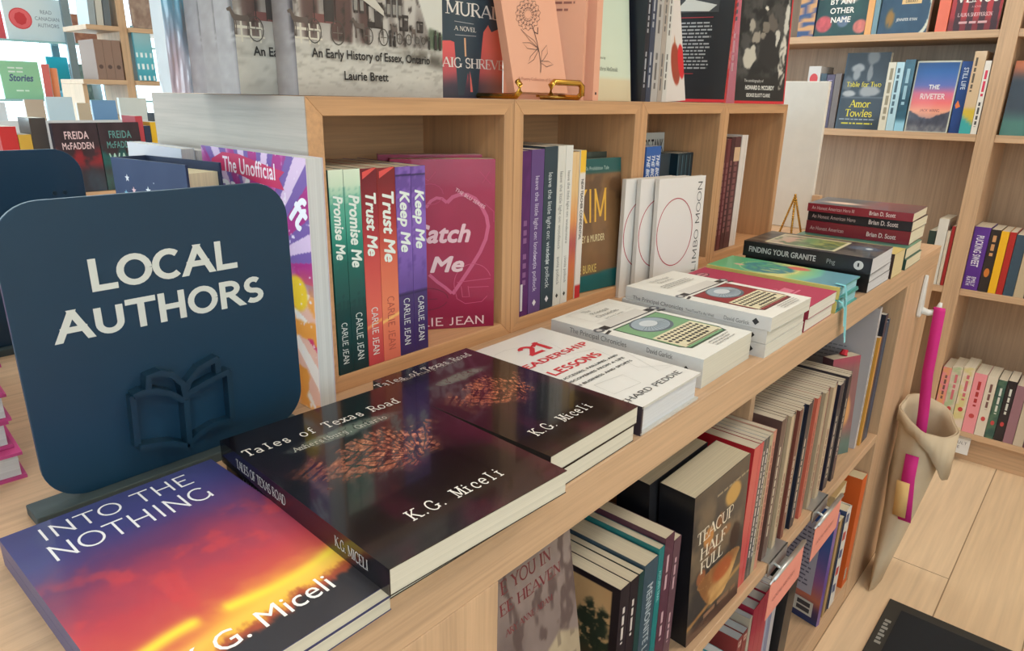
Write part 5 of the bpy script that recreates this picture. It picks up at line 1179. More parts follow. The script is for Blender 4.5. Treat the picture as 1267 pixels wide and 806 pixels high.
# reds, whites and slim booklets up to the big grey album
row = [(.8135, .0245, .262, (172, 28, 44), (200, 80, 80), 'tall red spine right of the still life cover'), (.838, .012, .262, (160, 40, 52), (196, 66, 72), 'thinner dark red spine beside the tall red one'),
       (.850, .0125, .262, (206, 206, 206), (52, 56, 62), 'white book with a dark spotted spine, right of the red ones'), (.8625, .0125, .262, (212, 210, 204), (64, 70, 74), 'white book with a grey spine, second after the red ones'),
       (.875, .0135, .262, (206, 198, 176), (170, 160, 132), 'beige spine with specks on the middle shelf'), (.8885, .013, .264, (206, 160, 140), (196, 130, 112), 'dusty pink spine with specks on the middle shelf')]
for i, (x, t0, hh, cv, spn, lb) in enumerate(row):
    q = Book('paperback_book', lb, spine_y(x, .012, S1), .17, hh-.0*i, t0-.0005, cover=cv, spine=spn, page=(218, 208, 188), material=GLOSS)
    dk = (230, 220, 214) if sum(spn) < 330 else (110, 60, 54)
    if i >= 2: q.polys('spine_lettering', 'spine', line_block(.02, .23, t0*.36, 1, 1, t0*.26, dk, 60+i, .05))
cols = [(92, 70, 66), (150, 130, 112), (56, 46, 48), (188, 168, 140), (44, 40, 44), (176, 150, 120), (110, 60, 54), (196, 178, 150), (36, 44, 66), (30, 36, 52), (24, 30, 46), (170, 146, 122), (190, 96, 80), (160, 138, 116), (62, 44, 48), (176, 158, 132), (150, 60, 66), (120, 72, 66), (196, 176, 146), (170, 140, 118), (92, 60, 70), (28, 32, 52), (32, 38, 60), (184, 170, 150), (48, 44, 52), (150, 128, 112), (90, 74, 72)]
names = ['maroon brown', 'stone grey', 'charcoal', 'pale sand', 'black', 'tan', 'rust brown', 'cream', 'dark blue', 'blue black', 'ink blue', 'fawn', 'salmon orange', 'drab beige', 'dark plum', 'straw', 'raspberry', 'brick brown', 'ivory', 'rose tan', 'dull violet', 'deep navy', 'navy', 'oat', 'graphite', 'putty', 'brown grey']
x = .921
for i, (cv, nm) in enumerate(zip(cols, names)):
    t0 = (.0165 if i == 0 else .0125 if i not in (8, 9, 21) else .017) + (.0055 if i > 12 else .003)*(i % 3 == 0) + .0012*(i > 10)
    hh = .2665 - .0011*i - (.006 if i in (21, 22, 23) else 0) + (.004 if i in (0, 1) else 0)
    q = Book('booklet', '%s slim booklet spine, number %d to the right of the oak divider' % (nm, i+1), spine_y(x, .012 + .003*((i*7) % 3), S1), .175, hh, t0-.0005, cover=cv, page=(214, 204, 184), material=GLOSS, group='slim booklets on the middle shelf')
    if i % 3 != 2: q.polys('spine_lettering', 'spine', line_block(.05+.02*(i % 4), .24, t0*.36, 1, 1, t0*.22, (216, 206, 190) if sum(cv) < 330 else (120, 62, 54), 80+i, .3))
    x += t0
X_END = x
def art_birdmag(u, v):
    c = mixc((110, 70, 84), (150, 104, 96), fbm(u*4, v*5, 231)); c = mixc(c, (170, 60, 86), sstep(.85, 1, v)*.8); c = mixc(c, (206, 150, 96), sstep(.2, .1, np.hypot(u-.7, v-.45))); c = mixc(c, (84, 110, 104), sstep(.3, .1, v)); return mixc(c, (226, 220, 214), sstep(.05, .03, np.hypot(u-.5, (v-.75))))
pb = at('z', SHZ, 1050, 561)
bm = Book('paperback_book', 'plum coloured cover facing out at the end of the slim booklets', face_y(1.374, .060, S1, -24, 3) @ T(0, 0, -.028), .084, .236, .028, cover=(120, 84, 90), page=(220, 208, 186), material=GLOSS, art=art_birdmag, res=(40, 60))
m = MB(); m.tube([(.045, .2365, .014), (.050, .245, .013), (.055, .247, .017)], [.009, .007, .001], 8, (196, 40, 56)); m.build('red_tassel', mat('tassel', rough=.7, vcol=True), bm.root)
ga = Book('hardcover_book', 'large pale grey album standing near the right end of the shelf', spine_y(1.4765, .02, S1, 0, 3), .24, .342, .020, cover=(176, 172, 176), spine=(206, 204, 204), page=(214, 210, 204), material=GLOSS)
ga.polys('small_print', 'back', line_block(.06, .19, .24, 5, .009, .003, (130, 128, 132), 8)); ga.polys('spine_lettering', 'spine', line_block(.03, .30, .006, 1, 1, .006, (150, 148, 150), 9)); ga.polys('publisher_mark', 'back', [([(.20, .05), (.222, .05), (.222, .062), (.20, .062)], (84, 84, 92)), ([(.205, .066), (.22, .066), (.22, .074), (.205, .074)], (84, 84, 92)), ([(.20, .03), (.222, .03), (.222, .04), (.20, .04)], (110, 108, 112))])
for x, t0, hh, cv, lb in ((1.5015, .0145, .268, (206, 150, 62), 'mustard yellow spine right of the grey album'), (1.5165, .020, .318, (34, 40, 56), 'tall black blue spine behind the mustard one'), (1.5375, .016, .296, (28, 70, 104), 'blue spine at the right end of the middle shelf'), (1.5545, .010, .30, (40, 60, 84), 'thin steel blue spine last on the middle shelf')):
    Book('paperback_book', lb, spine_y(x, .016, S1, .6), .17, hh, t0-.0005, cover=cv, page=(206, 200, 190), material=GLOSS)

# ------------------------------------------------------------------ bottom shelf of the counter
S0 = BSZ + 0.0003
low = [(.770, .022, .268, (120, 112, 104), 'grey brown book at the left of the bottom shelf row'), (.793, .018, .268, (30, 30, 40), 'black blue paperback low on the bottom shelf'), (.812, .019, .266, (196, 200, 190), 'pale green paperback on the bottom shelf'), (.832, .020, .268, (60, 160, 170), 'turquoise paperback on the bottom shelf'), (.890, .021, .270, (150, 62, 60), 'brick red paperback with a small square mark'), (.9125, .021, .270, (140, 58, 58), 'second brick red paperback with a square mark'), (.935, .014, .288, (176, 166, 150), 'taupe hardback left of the crimson books')]
for i, (x, t0, hh, cv, lb) in enumerate(low):
    q = Book('paperback_book', lb, spine_y(x, .020, S0), .16, hh, t0-.0005, cover=cv, page=(190, 194, 196), material=GLOSS)
    if i in (4, 5): q.polys('square_mark', 'spine', [([(.008, t0*.25), (.02, t0*.25), (.02, t0*.8), (.008, t0*.8)], (226, 196, 180)), ([(.011, t0*.4), (.017, t0*.4), (.017, t0*.65), (.011, t0*.65)], (150, 62, 60))])
CR = ['leftmost of the crimson books on the bottom shelf', 'middle of the crimson books on the bottom shelf', 'rightmost of the crimson books on the bottom shelf']
for i in range(3):
    q = Book('paperback_book', CR[i], spine_y(.9515+.0265*i, .02, S0), .165, .2985+.003*i, .0258, cover=(152, 30, 58), spine=(172, 40, 66), page=(200, 200, 198), material=GLOSS, group='crimson books on the bottom shelf')
    if i == 0: q.polys('back_lettering', 'back', line_block(.12, .15, .262, 3, .010, .0035, (196, 120, 136), 12))
for x, t0, hh, cv, lb in ((1.032, .018, .294, (150, 158, 186), 'lavender grey spine beside the crimson books'), (1.0505, .018, .290, (120, 130, 166), 'blue lavender spine under the near pink card'), (1.069, .020, .284, (190, 186, 190), 'pale grey spine under the near pink card')):
    Book('paperback_book', lb, spine_y(x, .022, S0), .165, hh, t0-.0005, cover=cv, page=(200, 200, 200), material=GLOSS)
Book('hardcover_book', 'thick black hardback on the bottom shelf below the pink cards', spine_y(1.110, .012, S0, 3), .17, .285, .050, cover=(30, 30, 34), page=(206, 200, 190), material=GLOSS)
def art_backblue(u, v):
    c = ramp(v + .08*(fbm(u*4, v*4, 241)-.5), [(0, (34, 52, 96)), (.1, (70, 50, 92)), (.22, (196, 110, 84)), (.4, (150, 96, 150)), (.7, (70, 96, 160)), (1, (48, 90, 158))]); return c
q = Book('paperback_book', 'sunset blue back cover with a barcode, standing on the bottom shelf', spine_y(1.362, .003, S0, 0, -11), .140, .312, .014, cover=(60, 80, 140), spine=(110, 80, 150), page=(214, 204, 190), material=GLOSS, back_art=art_backblue, back_res=(40, 80))
q.polys('text_panel', 'back', [([(.014, .075), (.115, .075), (.115, .27), (.014, .27)], (176, 170, 184))]); q.polys('small_print', 'back', line_block(.022, .105, .245, 14, .0115, .004, (96, 90, 110), 13))
q.polys('barcode', 'back', [([(.01, .018), (.125, .018), (.125, .058), (.01, .058)], (206, 202, 194))] + [([(.016+.0042*k, .024), (.016+.0042*k+(.0014+.001*(k % 3)), .024), (.016+.0042*k+(.0014+.001*(k % 3)), .052), (.016+.0042*k, .052)], (40, 38, 44)) for k in range(13)] + [([(.085, .024), (.118, .024), (.118, .036), (.085, .036)], (60, 58, 64)), ([(.085, .040), (.118, .040), (.118, .052), (.085, .052)], (60, 58, 64))])
for x, t0, hh, cv, lb, cat_ in ((1.405, .021, .270, (176, 140, 92), 'tan spine between the barcode book and the striped notebook', 'book'), (1.4265, .016, .268, (40, 38, 42), 'black spine left of the striped notebook', 'book')):
    Book('paperback_book', lb, spine_y(x, .004, S0), .15, hh, t0-.0005, cover=cv, page=(220, 208, 180), material=MATTE, cat=cat_)
q = Book('notebook', 'white notebook with a red and blue striped airmail edge', spine_y(1.446, .002, S0, 0), .15, .272, .040, cover=(216, 210, 200), spine=(220, 214, 206), back=(60, 74, 110), page=(220, 208, 182), hard=True, material=MATTE, cat='notebook')
q.polys('airmail_stripe', 'spine', [([(.006+.05*k, .004), (.030+.05*k, .004), (.036+.05*k, .028), (.012+.05*k, .028)], (182, 40, 52) if k % 2 else (44, 70, 120)) for k in range(5)])
ob = Book('hardcover_book', 'bright orange box file at the right end of the bottom shelf', spine_y(1.550, .003, S0, 0, 0), .20, .318, .042, cover=(206, 92, 34), spine=(212, 96, 36), page=(214, 196, 160), material=MATTE, cat='box file')
ob.polys('price_label', 'spine', [([(.262, .004), (.296, .004), (.296, .020), (.262, .020)], (206, 196, 180))] + [([(.266+.006*k, .006), (.269+.006*k, .006), (.269+.006*k, .018), (.266+.006*k, .018)], (70, 64, 60)) for k in range(5)])
Book('paperback_book', 'tan book lying flat on top of the striped notebook', flat(1.436, .03, S0+.2785, 2), .10, .14, .030, cover=(196, 164, 116), page=(222, 204, 168), material=MATTE)

# ------------------------------------------------------------------ card clips on the shelf edge
CLIP = mat('brushed_steel', (196, 198, 198), rough=0.32, metal=0.75)
CARD = mat('salmon_card', (236, 150, 132), rough=0.7)
def clip(label, x, wq, card_y, sw):
    c = thing('card_clip', label, 'label holder', T(x, 0, SHZ), 'pink card clips on the shelf edge')
    m = MB(); m.box((-.002, -.0035, .0006), (wq, .034, .0026)); m.box((-.002, -.0035, -.026), (wq, -.0008, .0026)); m.build('bracket', CLIP, c, .0005)
    m = MB(); m.tube([(-.012, -.016, -.018), (wq+.055, -.016-sw*.2, -.018)], .0042, 10); m.tube([(-.028, -.016, -.018), (wq+.06, -.016-sw*.2, -.018)], .0022, 8); m.tube([(wq*.3, -.003, -.012), (wq*.3, -.016, -.016)], .003, 8); m.build('rod', CLIP, c, smooth=True)
    m = MB(); L = wq+.085; P = [(-.016, -.022), (L-.024, -.022), (L-.002, -.098), (L-.03, -.118), (.035, -.165), (.014, -.165)]
    P = [(-.022, -.02), (L-.028, -.02), (L-.028, -.098), (-.022, -.098)]
    m.prism(rot_poly(P, card_y), -.0165, -.0155, 'y'); cd = m.build('card', CARD, c)
    return c, cd
def rot_poly(P, a):
    ca, sa = math.cos(math.radians(a)), math.sin(math.radians(a)); ox, oz = P[0]; return [(ox+(x-ox)*ca-(z-oz)*sa, oz+(x-ox)*sa+(z-oz)*ca) for x, z in P]
for lb, x, s_ in (('near pink card hanging from a steel clip on the shelf edge', .925, 'LOCAL HISTORY'), ('further pink card hanging from a steel clip on the shelf edge', 1.145, 'LOCAL HISTORY')):
    c, cd = clip(lb, x, .082, 0, .0)
    V, Fc, w = text_geo(s_, 'sans'); mm = MB(); mm.add([(.0+px_*.105/w, -.0168, -.070+py_*.009) for px_, py_ in V[:, :2]], Fc, (176, 104, 96)); mm.build('lettering', INK, cd)

# ------------------------------------------------------------------ hook, tote bag, mat
hk = thing('adhesive_hook', 'white plastic hook stuck to the right end of the counter front', 'hook', T(1.765, 0, -.1))
WP = mat('white_plastic', (226, 226, 224), rough=.3)
m = MB(); m.prism([(-.014, -.055), (-.006, -.060), (.010, -.058), (.020, -.046), (.019, -.030), (.012, 0), (.006, .030), (.001, .046), (-.004, .048), (-.009, .03), (-.013, 0)], -.009, -.0006, 'y'); m.build('plate', WP, hk, .002)
m = MB(); m.tube([(.004, -.006, -.042), (.010, -.022, -.048), (.016, -.036, -.044), (.018, -.042, -.030), (.018, -.043, -.020)], [.009, .008, .007, .006, .004], 10); m.build('prong', WP, hk, smooth=True)
bagM = T(1.775, -.06, FL)
tb = thing('tote_bag', 'beige canvas tote bag hanging from the white hook by a magenta strap', 'bag', bagM)
CANV = mat('canvas', (204, 184, 156), rough=.9)
m = MB(); n = 32
secs = [(0.004, -.010, .02, .075, .010), (.10, -.004, .015, .072, .022), (.22, .0, .005, .068, .036), (.34, 0, 0, .066, .050), (.43, .0, -.005, .066, .056), (.48, .0, -.01, .068, .060), (.51, .0, -.012, .070, .063)]
rings = []
for z_, dx, dy, rx, ry in secs:
    rings.append([(dx + rx*math.cos(2*math.pi*k/n)*(1+.05*math.sin(5*2*math.pi*k/n+z_*9)+.03*math.sin(9*2*math.pi*k/n-z_*30)), dy + ry*math.sin(2*math.pi*k/n)*(1+.07*math.sin(3*2*math.pi*k/n+z_*14)+.04*math.sin(7*2*math.pi*k/n+z_*24)), z_ + (.03*math.sin(2*math.pi*k/n+.6)*(z_ > .45))) for k in range(n)])
V = [p for r in rings for p in r]; F = [(j*n+k, j*n+(k+1) % n, (j+1)*n+(k+1) % n, (j+1)*n+k) for j in range(len(rings)-1) for k in range(n)] + [tuple(range(n))[::-1]]
m.add(V, F, (214, 190, 158)); o = m.build('bag_body', CANV, tb, smooth=True); sd = o.modifiers.new('thickness', 'SOLIDIFY'); sd.thickness = .0022
m = MB(); fl = rings[-1]
cuff = [[(p[0]*1.03, p[1]*1.03, p[2]) for p in fl], [(p[0]*1.035+.002*math.sin(k*1.7), p[1]*1.04+.002*math.cos(k*2.3), p[2]-.030-.095*max(0, math.sin(2*math.pi*k/n-2.9))**3) for k, p in enumerate(fl)]]
V = [p for r in cuff for p in r]; F = [(k, (k+1) % n, n+(k+1) % n, n+k) for k in range(n)]
m.add(V, F, (206, 182, 150)); o = m.build('folded_cuff', CANV, tb, smooth=True); sd = o.modifiers.new('thickness', 'SOLIDIFY'); sd.thickness = .0022
MAG = mat('magenta_fabric', (206, 36, 130), rough=.75)
def strip(name, pts, w, material, parent, dirv=(1, 0, 0)):
    m = MB(); d = Vector(dirv)*w
    m.grid(lambda i, j: Vector(pts[j]) + (d if i else -d), 2, len(pts), (206, 36, 130)); o = m.build(name, material, parent, smooth=True); s_ = o.modifiers.new('thickness', 'SOLIDIFY'); s_.thickness = .002; return o
hz = .92-.138
strip('strap', [(.008, .018, hz-.012), (.006, .018, hz+.004), (.0, .016, hz+.008), (-.006, .014, hz), (-.008, .010, .62), (-.010, .0, .52), (-.014, -.006, .44), (-.02, -.01, .38)], .0125, MAG, tb, (0, 1, 0))
strip('strap_tail', [(-.072, -.006, .42), (-.076, -.008, .36), (-.074, -.014, .30), (-.072, -.020, .235)], .015, MAG, tb, (0, 1, 0))
strip('paper_tag', [(-.079, .0, .345), (-.078, -.003, .30), (-.076, -.006, .245)], .015, mat('tag_card', (226, 186, 122), rough=.8), tb, (0, 1, 0))
m = MB(); m.box((-.03, -.058, .118), (.005, -.0575, .128)); 
mt = thing('floor_mat', 'black rubber edged doormat on the oak floor by the counter', 'mat', T(1.69, -.09, FL))
mr = MB(); mr.box((-.9, -.62, .0002), (0, 0, .007), (44, 44, 42)); mr.build('rubber_edge', mat('black_rubber', (52, 50, 46), rough=.7), mt, .002)
mr = MB(); mr.box((-.86, -.585, .0065), (-.035, -.035, .0095)); mr.build('pile', mat('mat_pile', (30, 33, 38), rough=.95), mt)
mr = MB(); rnd = random.Random(3)
for k in range(7): mr.box((-.20+.016*k, -.026+.004*(k % 2), .0069), (-.20+.016*k+.010, -.012, .0074), (150, 150, 144))
mr.build('edge_mark', INK, mt)
# ------------------------------------------------------------------ books in the wall bookcase (spines and covers towards the room)
RM = lambda y, z, lean=0, yaw=0: spine_x(BX+.012, y, z, lean, yaw)
def wspine(y_left, y_right, z, h, cv, label, group=None, depth=.14, art=None, txt=None, tcol=(230, 228, 220), style='cond', x0=None, lean=0, name='paperback_book'):
    t0 = y_left-y_right-.0006
    q = Book(name, label, spine_x(BX+.012 if x0 is None else x0, y_left, z+.0003, lean), depth, h, t0, cover=cv, page=(220, 210, 190), material=GLOSS, spine_art=art, spine_res=(4, 40), group=group)
    if txt: q.text('spine', txt, .02, t0*.30, t0*.42, tcol, style, 'l', .8, name='spine_title')
    return q
def wface(y_left, y_right, z, h, cv, label, art=None, res=(40, 60), t0=.022, x0=None, group=None):
    return Book('hardcover_book' if t0 > .025 else 'paperback_book', label, face_x((BX+.014 if x0 is None else x0), y_left, z+.0003, 0, 4) @ T(0, 0, -t0), y_left-y_right, h, t0, cover=cv, page=(222, 212, 192), material=GLOSS, art=art, res=res, group=group)
Z1, Z2, Z3, Z4 = .2515, .578, -.275, -.80
# shelf with the couple cover
q = wspine(.686, .640, Z1, .222, (206, 200, 196), 'white spine with a red round mark above the white board'); q.polys('red_mark', 'spine', [(ell(.045, .022, .019, .015, 20), (206, 66, 70))])
wspine(.638, .616, Z1, .196, (44, 62, 74), 'dark teal spine above the white board'); wspine(.615, .586, Z1, .192, (74, 56, 84), 'dark violet spine above the white board', txt='LAND', tcol=(190, 170, 210))
wspine(.585, .563, Z1, .196, (112, 98, 92), 'grey brown spine between the violet one and the couple cover')
def art_couple(u, v):
    c = np.tile((40, 50, 60), (len(u), 1)).astype(float); n = fbm(u*6, v*7, 301); up = (v > .42)
    for cx, cy, rx, ry, g in ((.30, .80, .17, .06, (150, 154, 158)), (.62, .93, .16, .10, (110, 114, 118)), (.30, .72, .10, .09, (140, 144, 148)), (.66, .50, .24, .075, (150, 152, 154)), (.60, .74, .06, .12, (120, 124, 128)), (.18, .47, .17, .045, (172, 174, 176)), (.12, .60, .12, .10, (90, 98, 106))): c = mixc(c, g, sstep(1.15, .7, np.hypot((u-cx)/rx, (v-cy)/ry)+.5*(n-.5))*up)
    c = mixc(c, (120, 126, 132), sstep(.012, .0, np.abs(v-.415))); return mixc(c, (52, 70, 88), sstep(.07, .0, u)*.8)
q = wface(.560, .411, Z1, .268, (44, 54, 66), 'dark hardback with a black and white couple and yellow lettering', art_couple, (50, 70), .03)
YL = (232, 214, 40)
q.text('front', 'Table for Two', .0745, .150, .0165, YL, 'serif', 'c', .95); q.text('front', 'Amor', .0745, .078, .025, YL, 'serif', 'c', 1.0, name='author_name'); q.text('front', 'Towles', .0745, .045, .025, YL, 'serif', 'c', 1.0, name='author_name')
q.polys('small_print', 'front', line_block(.01, .135, .033, 1, 1, .004, (150, 160, 170), 1, .02) + line_block(.02, .13, .018, 1, 1, .005, (206, 192, 50), 2, .02))
wspine(.409, .384, Z1, .232, (214, 206, 186), 'cream spine right of the couple cover', txt='MAP TITLE' if False else None).polys('spine_lettering', 'spine', line_block(.02, .2, .008, 1, 1, .010, (150, 140, 116), 21))
q = wspine(.383, .357, Z1, .232, (176, 206, 216), 'pale blue spine second after the couple cover'); q.polys('spine_lettering', 'spine', line_block(.02, .2, .006, 1, 1, .008, (70, 96, 110), 22))
def art_sea(u, v): return mixc(mixc((30, 66, 84), (60, 110, 130), fbm(u*2, v*10, 302)), (150, 200, 220), sstep(.2, .1, v))
wspine(.356, .324, Z1, .24, (32, 60, 76), 'dark sea blue spine left of the sunset mountain cover', art=art_sea).polys('spine_lettering', 'spine', line_block(.03, .17, .009, 1, 1, .010, (150, 186, 200), 23))
def art_mtn(u, v):
    c = ramp(v, [(0, (90, 84, 100)), (.3, (236, 160, 130)), (.42, (232, 110, 110)), (.55, (206, 100, 130)), (.66, (84, 96, 170)), (.85, (34, 90, 160)), (1, (30, 74, 130))]); r = .18 + .26*np.abs(u-.47) + .05*(fbm(u*9, v*0+1, 303)-.5); c = mixc(c, mixc((46, 46, 62), (90, 92, 104), fbm(u*14, v*14, 304)), sstep(r+.01, r-.01, v)); c = mixc(c, (150, 150, 150), sstep(.14, .05, v)*fbm(u*20, v*20, 305))
    return mixc(c, (196, 196, 180), np.clip((u < .025).astype(float) + (u > .975) + (v > .985) + (v < .012), 0, 1))
q = wface(.322, .188, Z1, .236, (60, 90, 140), 'sunset mountain cover in a blue frame on the wall bookcase', art_mtn, (50, 70), .024)
q.text('front', 'THE', .067, .143, .0150, (226, 222, 220), 'geo', 'c', .9); q.text('front', 'RIVETER', .067, .110, .0185, (230, 206, 206), 'geo', 'c', .78); q.text('front', 'JACK WANG', .067, .068, .0095, (140, 70, 84), 'geolight', 'c', .9, name='author_name')
wspine(.185, .153, Z1, .232, (30, 66, 130), 'royal blue spine with an orange bird, right of the mountain cover', txt='STILL LIFE', tcol=(206, 214, 226), x0=BX+.02).polys('bird_mark', 'spine', [([(.125, .010), (.145, .020), (.152, .008), (.14, .004)], (226, 120, 60))])
def art_kraft(u, v): return mixc(mixc(np.tile((206, 176, 140), (len(u), 1)).astype(float), (206, 176, 60), sstep(.34, .28, v)), (60, 160, 160), sstep(.2, .14, v+.1*(u-.5)))
wspine(.151, .117, Z1, .262, (206, 176, 140), 'kraft brown spine with a teal foot on the wall bookcase', art=art_kraft, x0=BX+.004, depth=.13).polys('spine_lettering', 'spine', line_block(.02, .14, .006, 1, 1, .006, (90, 76, 60), 24))
q = wspine(.1165, .0985, Z1, .232, (224, 216, 206), 'white spine with pink print touching the bookcase upright', x0=BX+.004); q.polys('spine_lettering', 'spine', line_block(.03, .12, .005, 1, 1, .007, (206, 50, 80), 27) + line_block(.13, .21, .005, 1, 1, .006, (70, 66, 66), 28))
# upper shelf
def art_flor(u, v):
    c = mixc((26, 60, 66), (44, 84, 80), fbm(u*5, v*5, 306))
    for cx, cy, r, g in ((.17, .17, .17, (222, 96, 104)), (.8, .93, .2, (226, 92, 110)), (.9, .12, .14, (232, 130, 120)), (.62, .62, .26, (226, 196, 186)), (.3, .92, .16, (190, 60, 80)), (.55, .2, .12, (110, 130, 160)), (.06, .6, .12, (206, 110, 110))): c = mixc(c, mixc(np.array(g, float)*.75, g, fbm(u*18, v*18, 307)), sstep(1.1, .8, np.hypot((u-cx), (v-cy)*1.4)/r))
    return c
wspine(.750, .690, Z2, .24, (44, 70, 120), 'blue and gold patterned spine on the upper shelf of the wall bookcase', art=lambda u, v: mixc((40, 66, 116), (206, 150, 90), sstep(.5, .56, vnoise(u*4, v*16, 308))))
q = wface(.688, .512, Z2, .245, (36, 66, 72), 'flower covered book with white capitals on the upper shelf', art_flor, (60, 70), .028)
for s_, y_ in (('BY ANY', .108), ('OTHER', .077), ('NAME', .046)): q.text('front', s_, .088, y_, .0185, (238, 232, 226), 'bold', 'c', .95)
wspine(.510, .488, Z2, .24, (226, 160, 84), 'orange spine between the flower cover and the library cover'); wspine(.487, .470, Z2, .24, (110, 140, 150), 'grey teal spine left of the library cover')
def art_lib(u, v):
    c = mixc((36, 66, 92), (52, 84, 110), fbm(u*6, v*6, 309)); c = mixc(c, (150, 110, 50), sstep(.12, .05, np.hypot((u-.22), (v-.2)*.7))*sstep(.3, .5, fbm(u*10, v*10, 310))); c = mixc(c, (30, 92, 74), sstep(.3, .2, u)*sstep(.5, .7, v)); return mixc(c, (206, 206, 190), sstep(.03, .02, np.abs(np.hypot((u-.75)*1, (v-.28)*.8)-.27))*(u > .8))
q = wface(.468, .312, Z2, .245, (44, 76, 104), 'dark blue cover with cream title bands on the upper shelf', art_lib, (50, 70), .034)
q.polys('title_band', 'front', [([(.05, .118), (.125, .118), (.125, .136), (.05, .136)], (222, 186, 130)), ([(.064, .094), (.125, .094), (.125, .112), (.064, .112)], (222, 186, 130))]); q.text('front', 'UNDERGROUND', .0875, .1225, .009, (70, 60, 50), 'cond', 'c', .62); q.text('front', 'LIBRARY', .0945, .0985, .009, (70, 60, 50), 'cond', 'c', .75); q.text('front', 'JENNIFER RYAN', .088, .040, .009, (214, 216, 214), 'cond', 'c', .66, name='author_name')
wspine(.286, .251, Z2, .235, (226, 106, 62), 'orange and grey spine left of the red striped cover', art=lambda u, v: mixc((226, 100, 60), (170, 160, 156), sstep(.40, .5, v)))
def art_ven(u, v): return mixc(mixc(np.tile((70, 30, 40), (len(u), 1)).astype(float), (176, 44, 50), (np.sin(u*26+v*2) > .1).astype(float)), (40, 20, 28), sstep(.2, .1, v)*.4)
q = wface(.2495, .106, Z2, .24, (120, 34, 44), 'dark red striped cover with large white capitals on the upper shelf', art_ven, (80, 40), .024)
q.text('front', 'VENUS', .072, .088, .034, (238, 230, 226), 'serif', 'c', .92); q.text('front', 'A NOVEL', .072, .071, .0055, (206, 150, 150), 'serif', 'c', 1, name='subtitle'); q.text('front', 'LAURA SHEPPERSON', .072, .044, .0110, (226, 190, 190), 'serif', 'c', .76, name='author_name'); q.polys('small_print', 'front', line_block(.03, .115, .022, 1, 1, .007, (206, 160, 160), 3, .05))
# shelf below: a few books left of the upright and the purple one right of it
for a, b_, h_, cv, lb in ((.176, .154, .190, (44, 60, 54), 'dark green spine just left of the bookcase upright'), (.152, .121, .236, (214, 208, 198), 'white spine second left of the bookcase upright'), (.120, .109, .196, (206, 190, 170), 'cream spine third left of the bookcase upright'), (.108, .0975, .214, (160, 44, 46), 'red spine touching the bookcase upright')):
    q = wspine(a, b_, Z3, h_, cv, lb, x0=BX+.004, lean=0)
def art_poem(u, v): return mixc((84, 44, 130), (100, 60, 150), fbm(u*2, v*8, 311))
q = wspine(.042, -.006, Z3, .222, (90, 50, 136), 'purple spine with white capitals right of the bookcase upright', art=art_poem, x0=BX+.006); q.text('spine', 'PUCKING SWEET', .030, .012, .021, (232, 228, 236), 'cond', 'l', .44, name='spine_title'); q.text('spine', 'EMILY', .175, .024, .012, (226, 220, 232), 'cond', 'l', .7, name='author_name'); q.text('spine', 'RATH', .175, .009, .012, (226, 220, 232), 'cond', 'l', .7, name='author_name')
wspine(-.007, -.036, Z3, .218, (50, 44, 44), 'black spine with orange print, second right of the upright', x0=BX+.006).polys('spine_lettering', 'spine', line_block(.02, .1, .009, 1, 1, .010, (206, 150, 100), 26) + [(ell(.15, .014, .016, .008, 12), (206, 120, 50))])
wspine(-.037, -.060, Z3, .216, (236, 178, 40), 'yellow spine third right of the upright', x0=BX+.006); wspine(-.061, -.080, Z3, .216, (176, 44, 40), 'red spine fourth right of the upright', x0=BX+.006)
for k, (cv, nm) in enumerate((((60, 80, 96), 'slate'), ((190, 170, 140), 'buff'), ((40, 60, 90), 'dark blue'), ((150, 60, 70), 'rose red'))): wspine(-.081-.03*k, -.110-.03*k, Z3, .21+.006*(k % 2), cv, '%s spine at the right edge on the shelf of the purple book' % nm, x0=BX+.006)
# right bay, shelf level with the couple cover
def art_dark(u, v): return mixc((34, 40, 50), (206, 120, 60), sstep(.6, .9, v)*fbm(u*4, v*5, 312)) if False else mixc(mixc((30, 36, 46), (60, 110, 96), sstep(.4, .15, v)), (206, 110, 60), sstep(.7, .95, v)*.9)
wface(.036, -.12, Z1, .232, (36, 44, 54), 'dark cover with an orange top at the right edge of the picture', art_dark, (20, 40)); wspine(-.125, -.155, Z1, .225, (170, 150, 120), 'buff spine at the far right of the couple cover shelf'); wface(.030, -.13, Z2, .24, (120, 100, 90), 'brown cover at the right edge on the upper shelf', lambda u, v: mixc((120, 96, 84), (160, 130, 110), fbm(u*4, v*5, 313)), (20, 30))
# bottom shelf: pastel romances
def pastel(a, b_): return lambda u, v: mixc(a, b_, sstep(.4, .6, fbm(u*2, v*9, 314)))
PA = [(.040, .012, .228, (226, 130, 140), pastel((230, 140, 150), (226, 160, 110)), 'coral pink spine beside the upright on the bottom shelf', 'dark'), (.012, -.022, .238, (206, 200, 160), pastel((216, 196, 180), (176, 190, 150)), 'sage and pink spine on the bottom shelf of the bookcase', 'rose'), (-.023, -.058, .246, (214, 206, 170), pastel((226, 206, 190), (214, 200, 140)), 'cream spine with a pink heart on the bottom shelf', 'rose'),
      (-.059, -.098, .232, (236, 150, 158), None, 'bright pink spine on the bottom shelf of the bookcase', 'red'), (-.099, -.130, .232, (220, 208, 190), None, 'ivory spine next to the bright pink one', 'dark'), (-.131, -.158, .226, (60, 92, 84), pastel((50, 84, 78), (80, 110, 90)), 'dark green spine with white capitals on the bottom shelf', 'white'), (-.159, -.186, .23, (40, 34, 40), None, 'black spine at the right edge on the bottom shelf', 'white')]
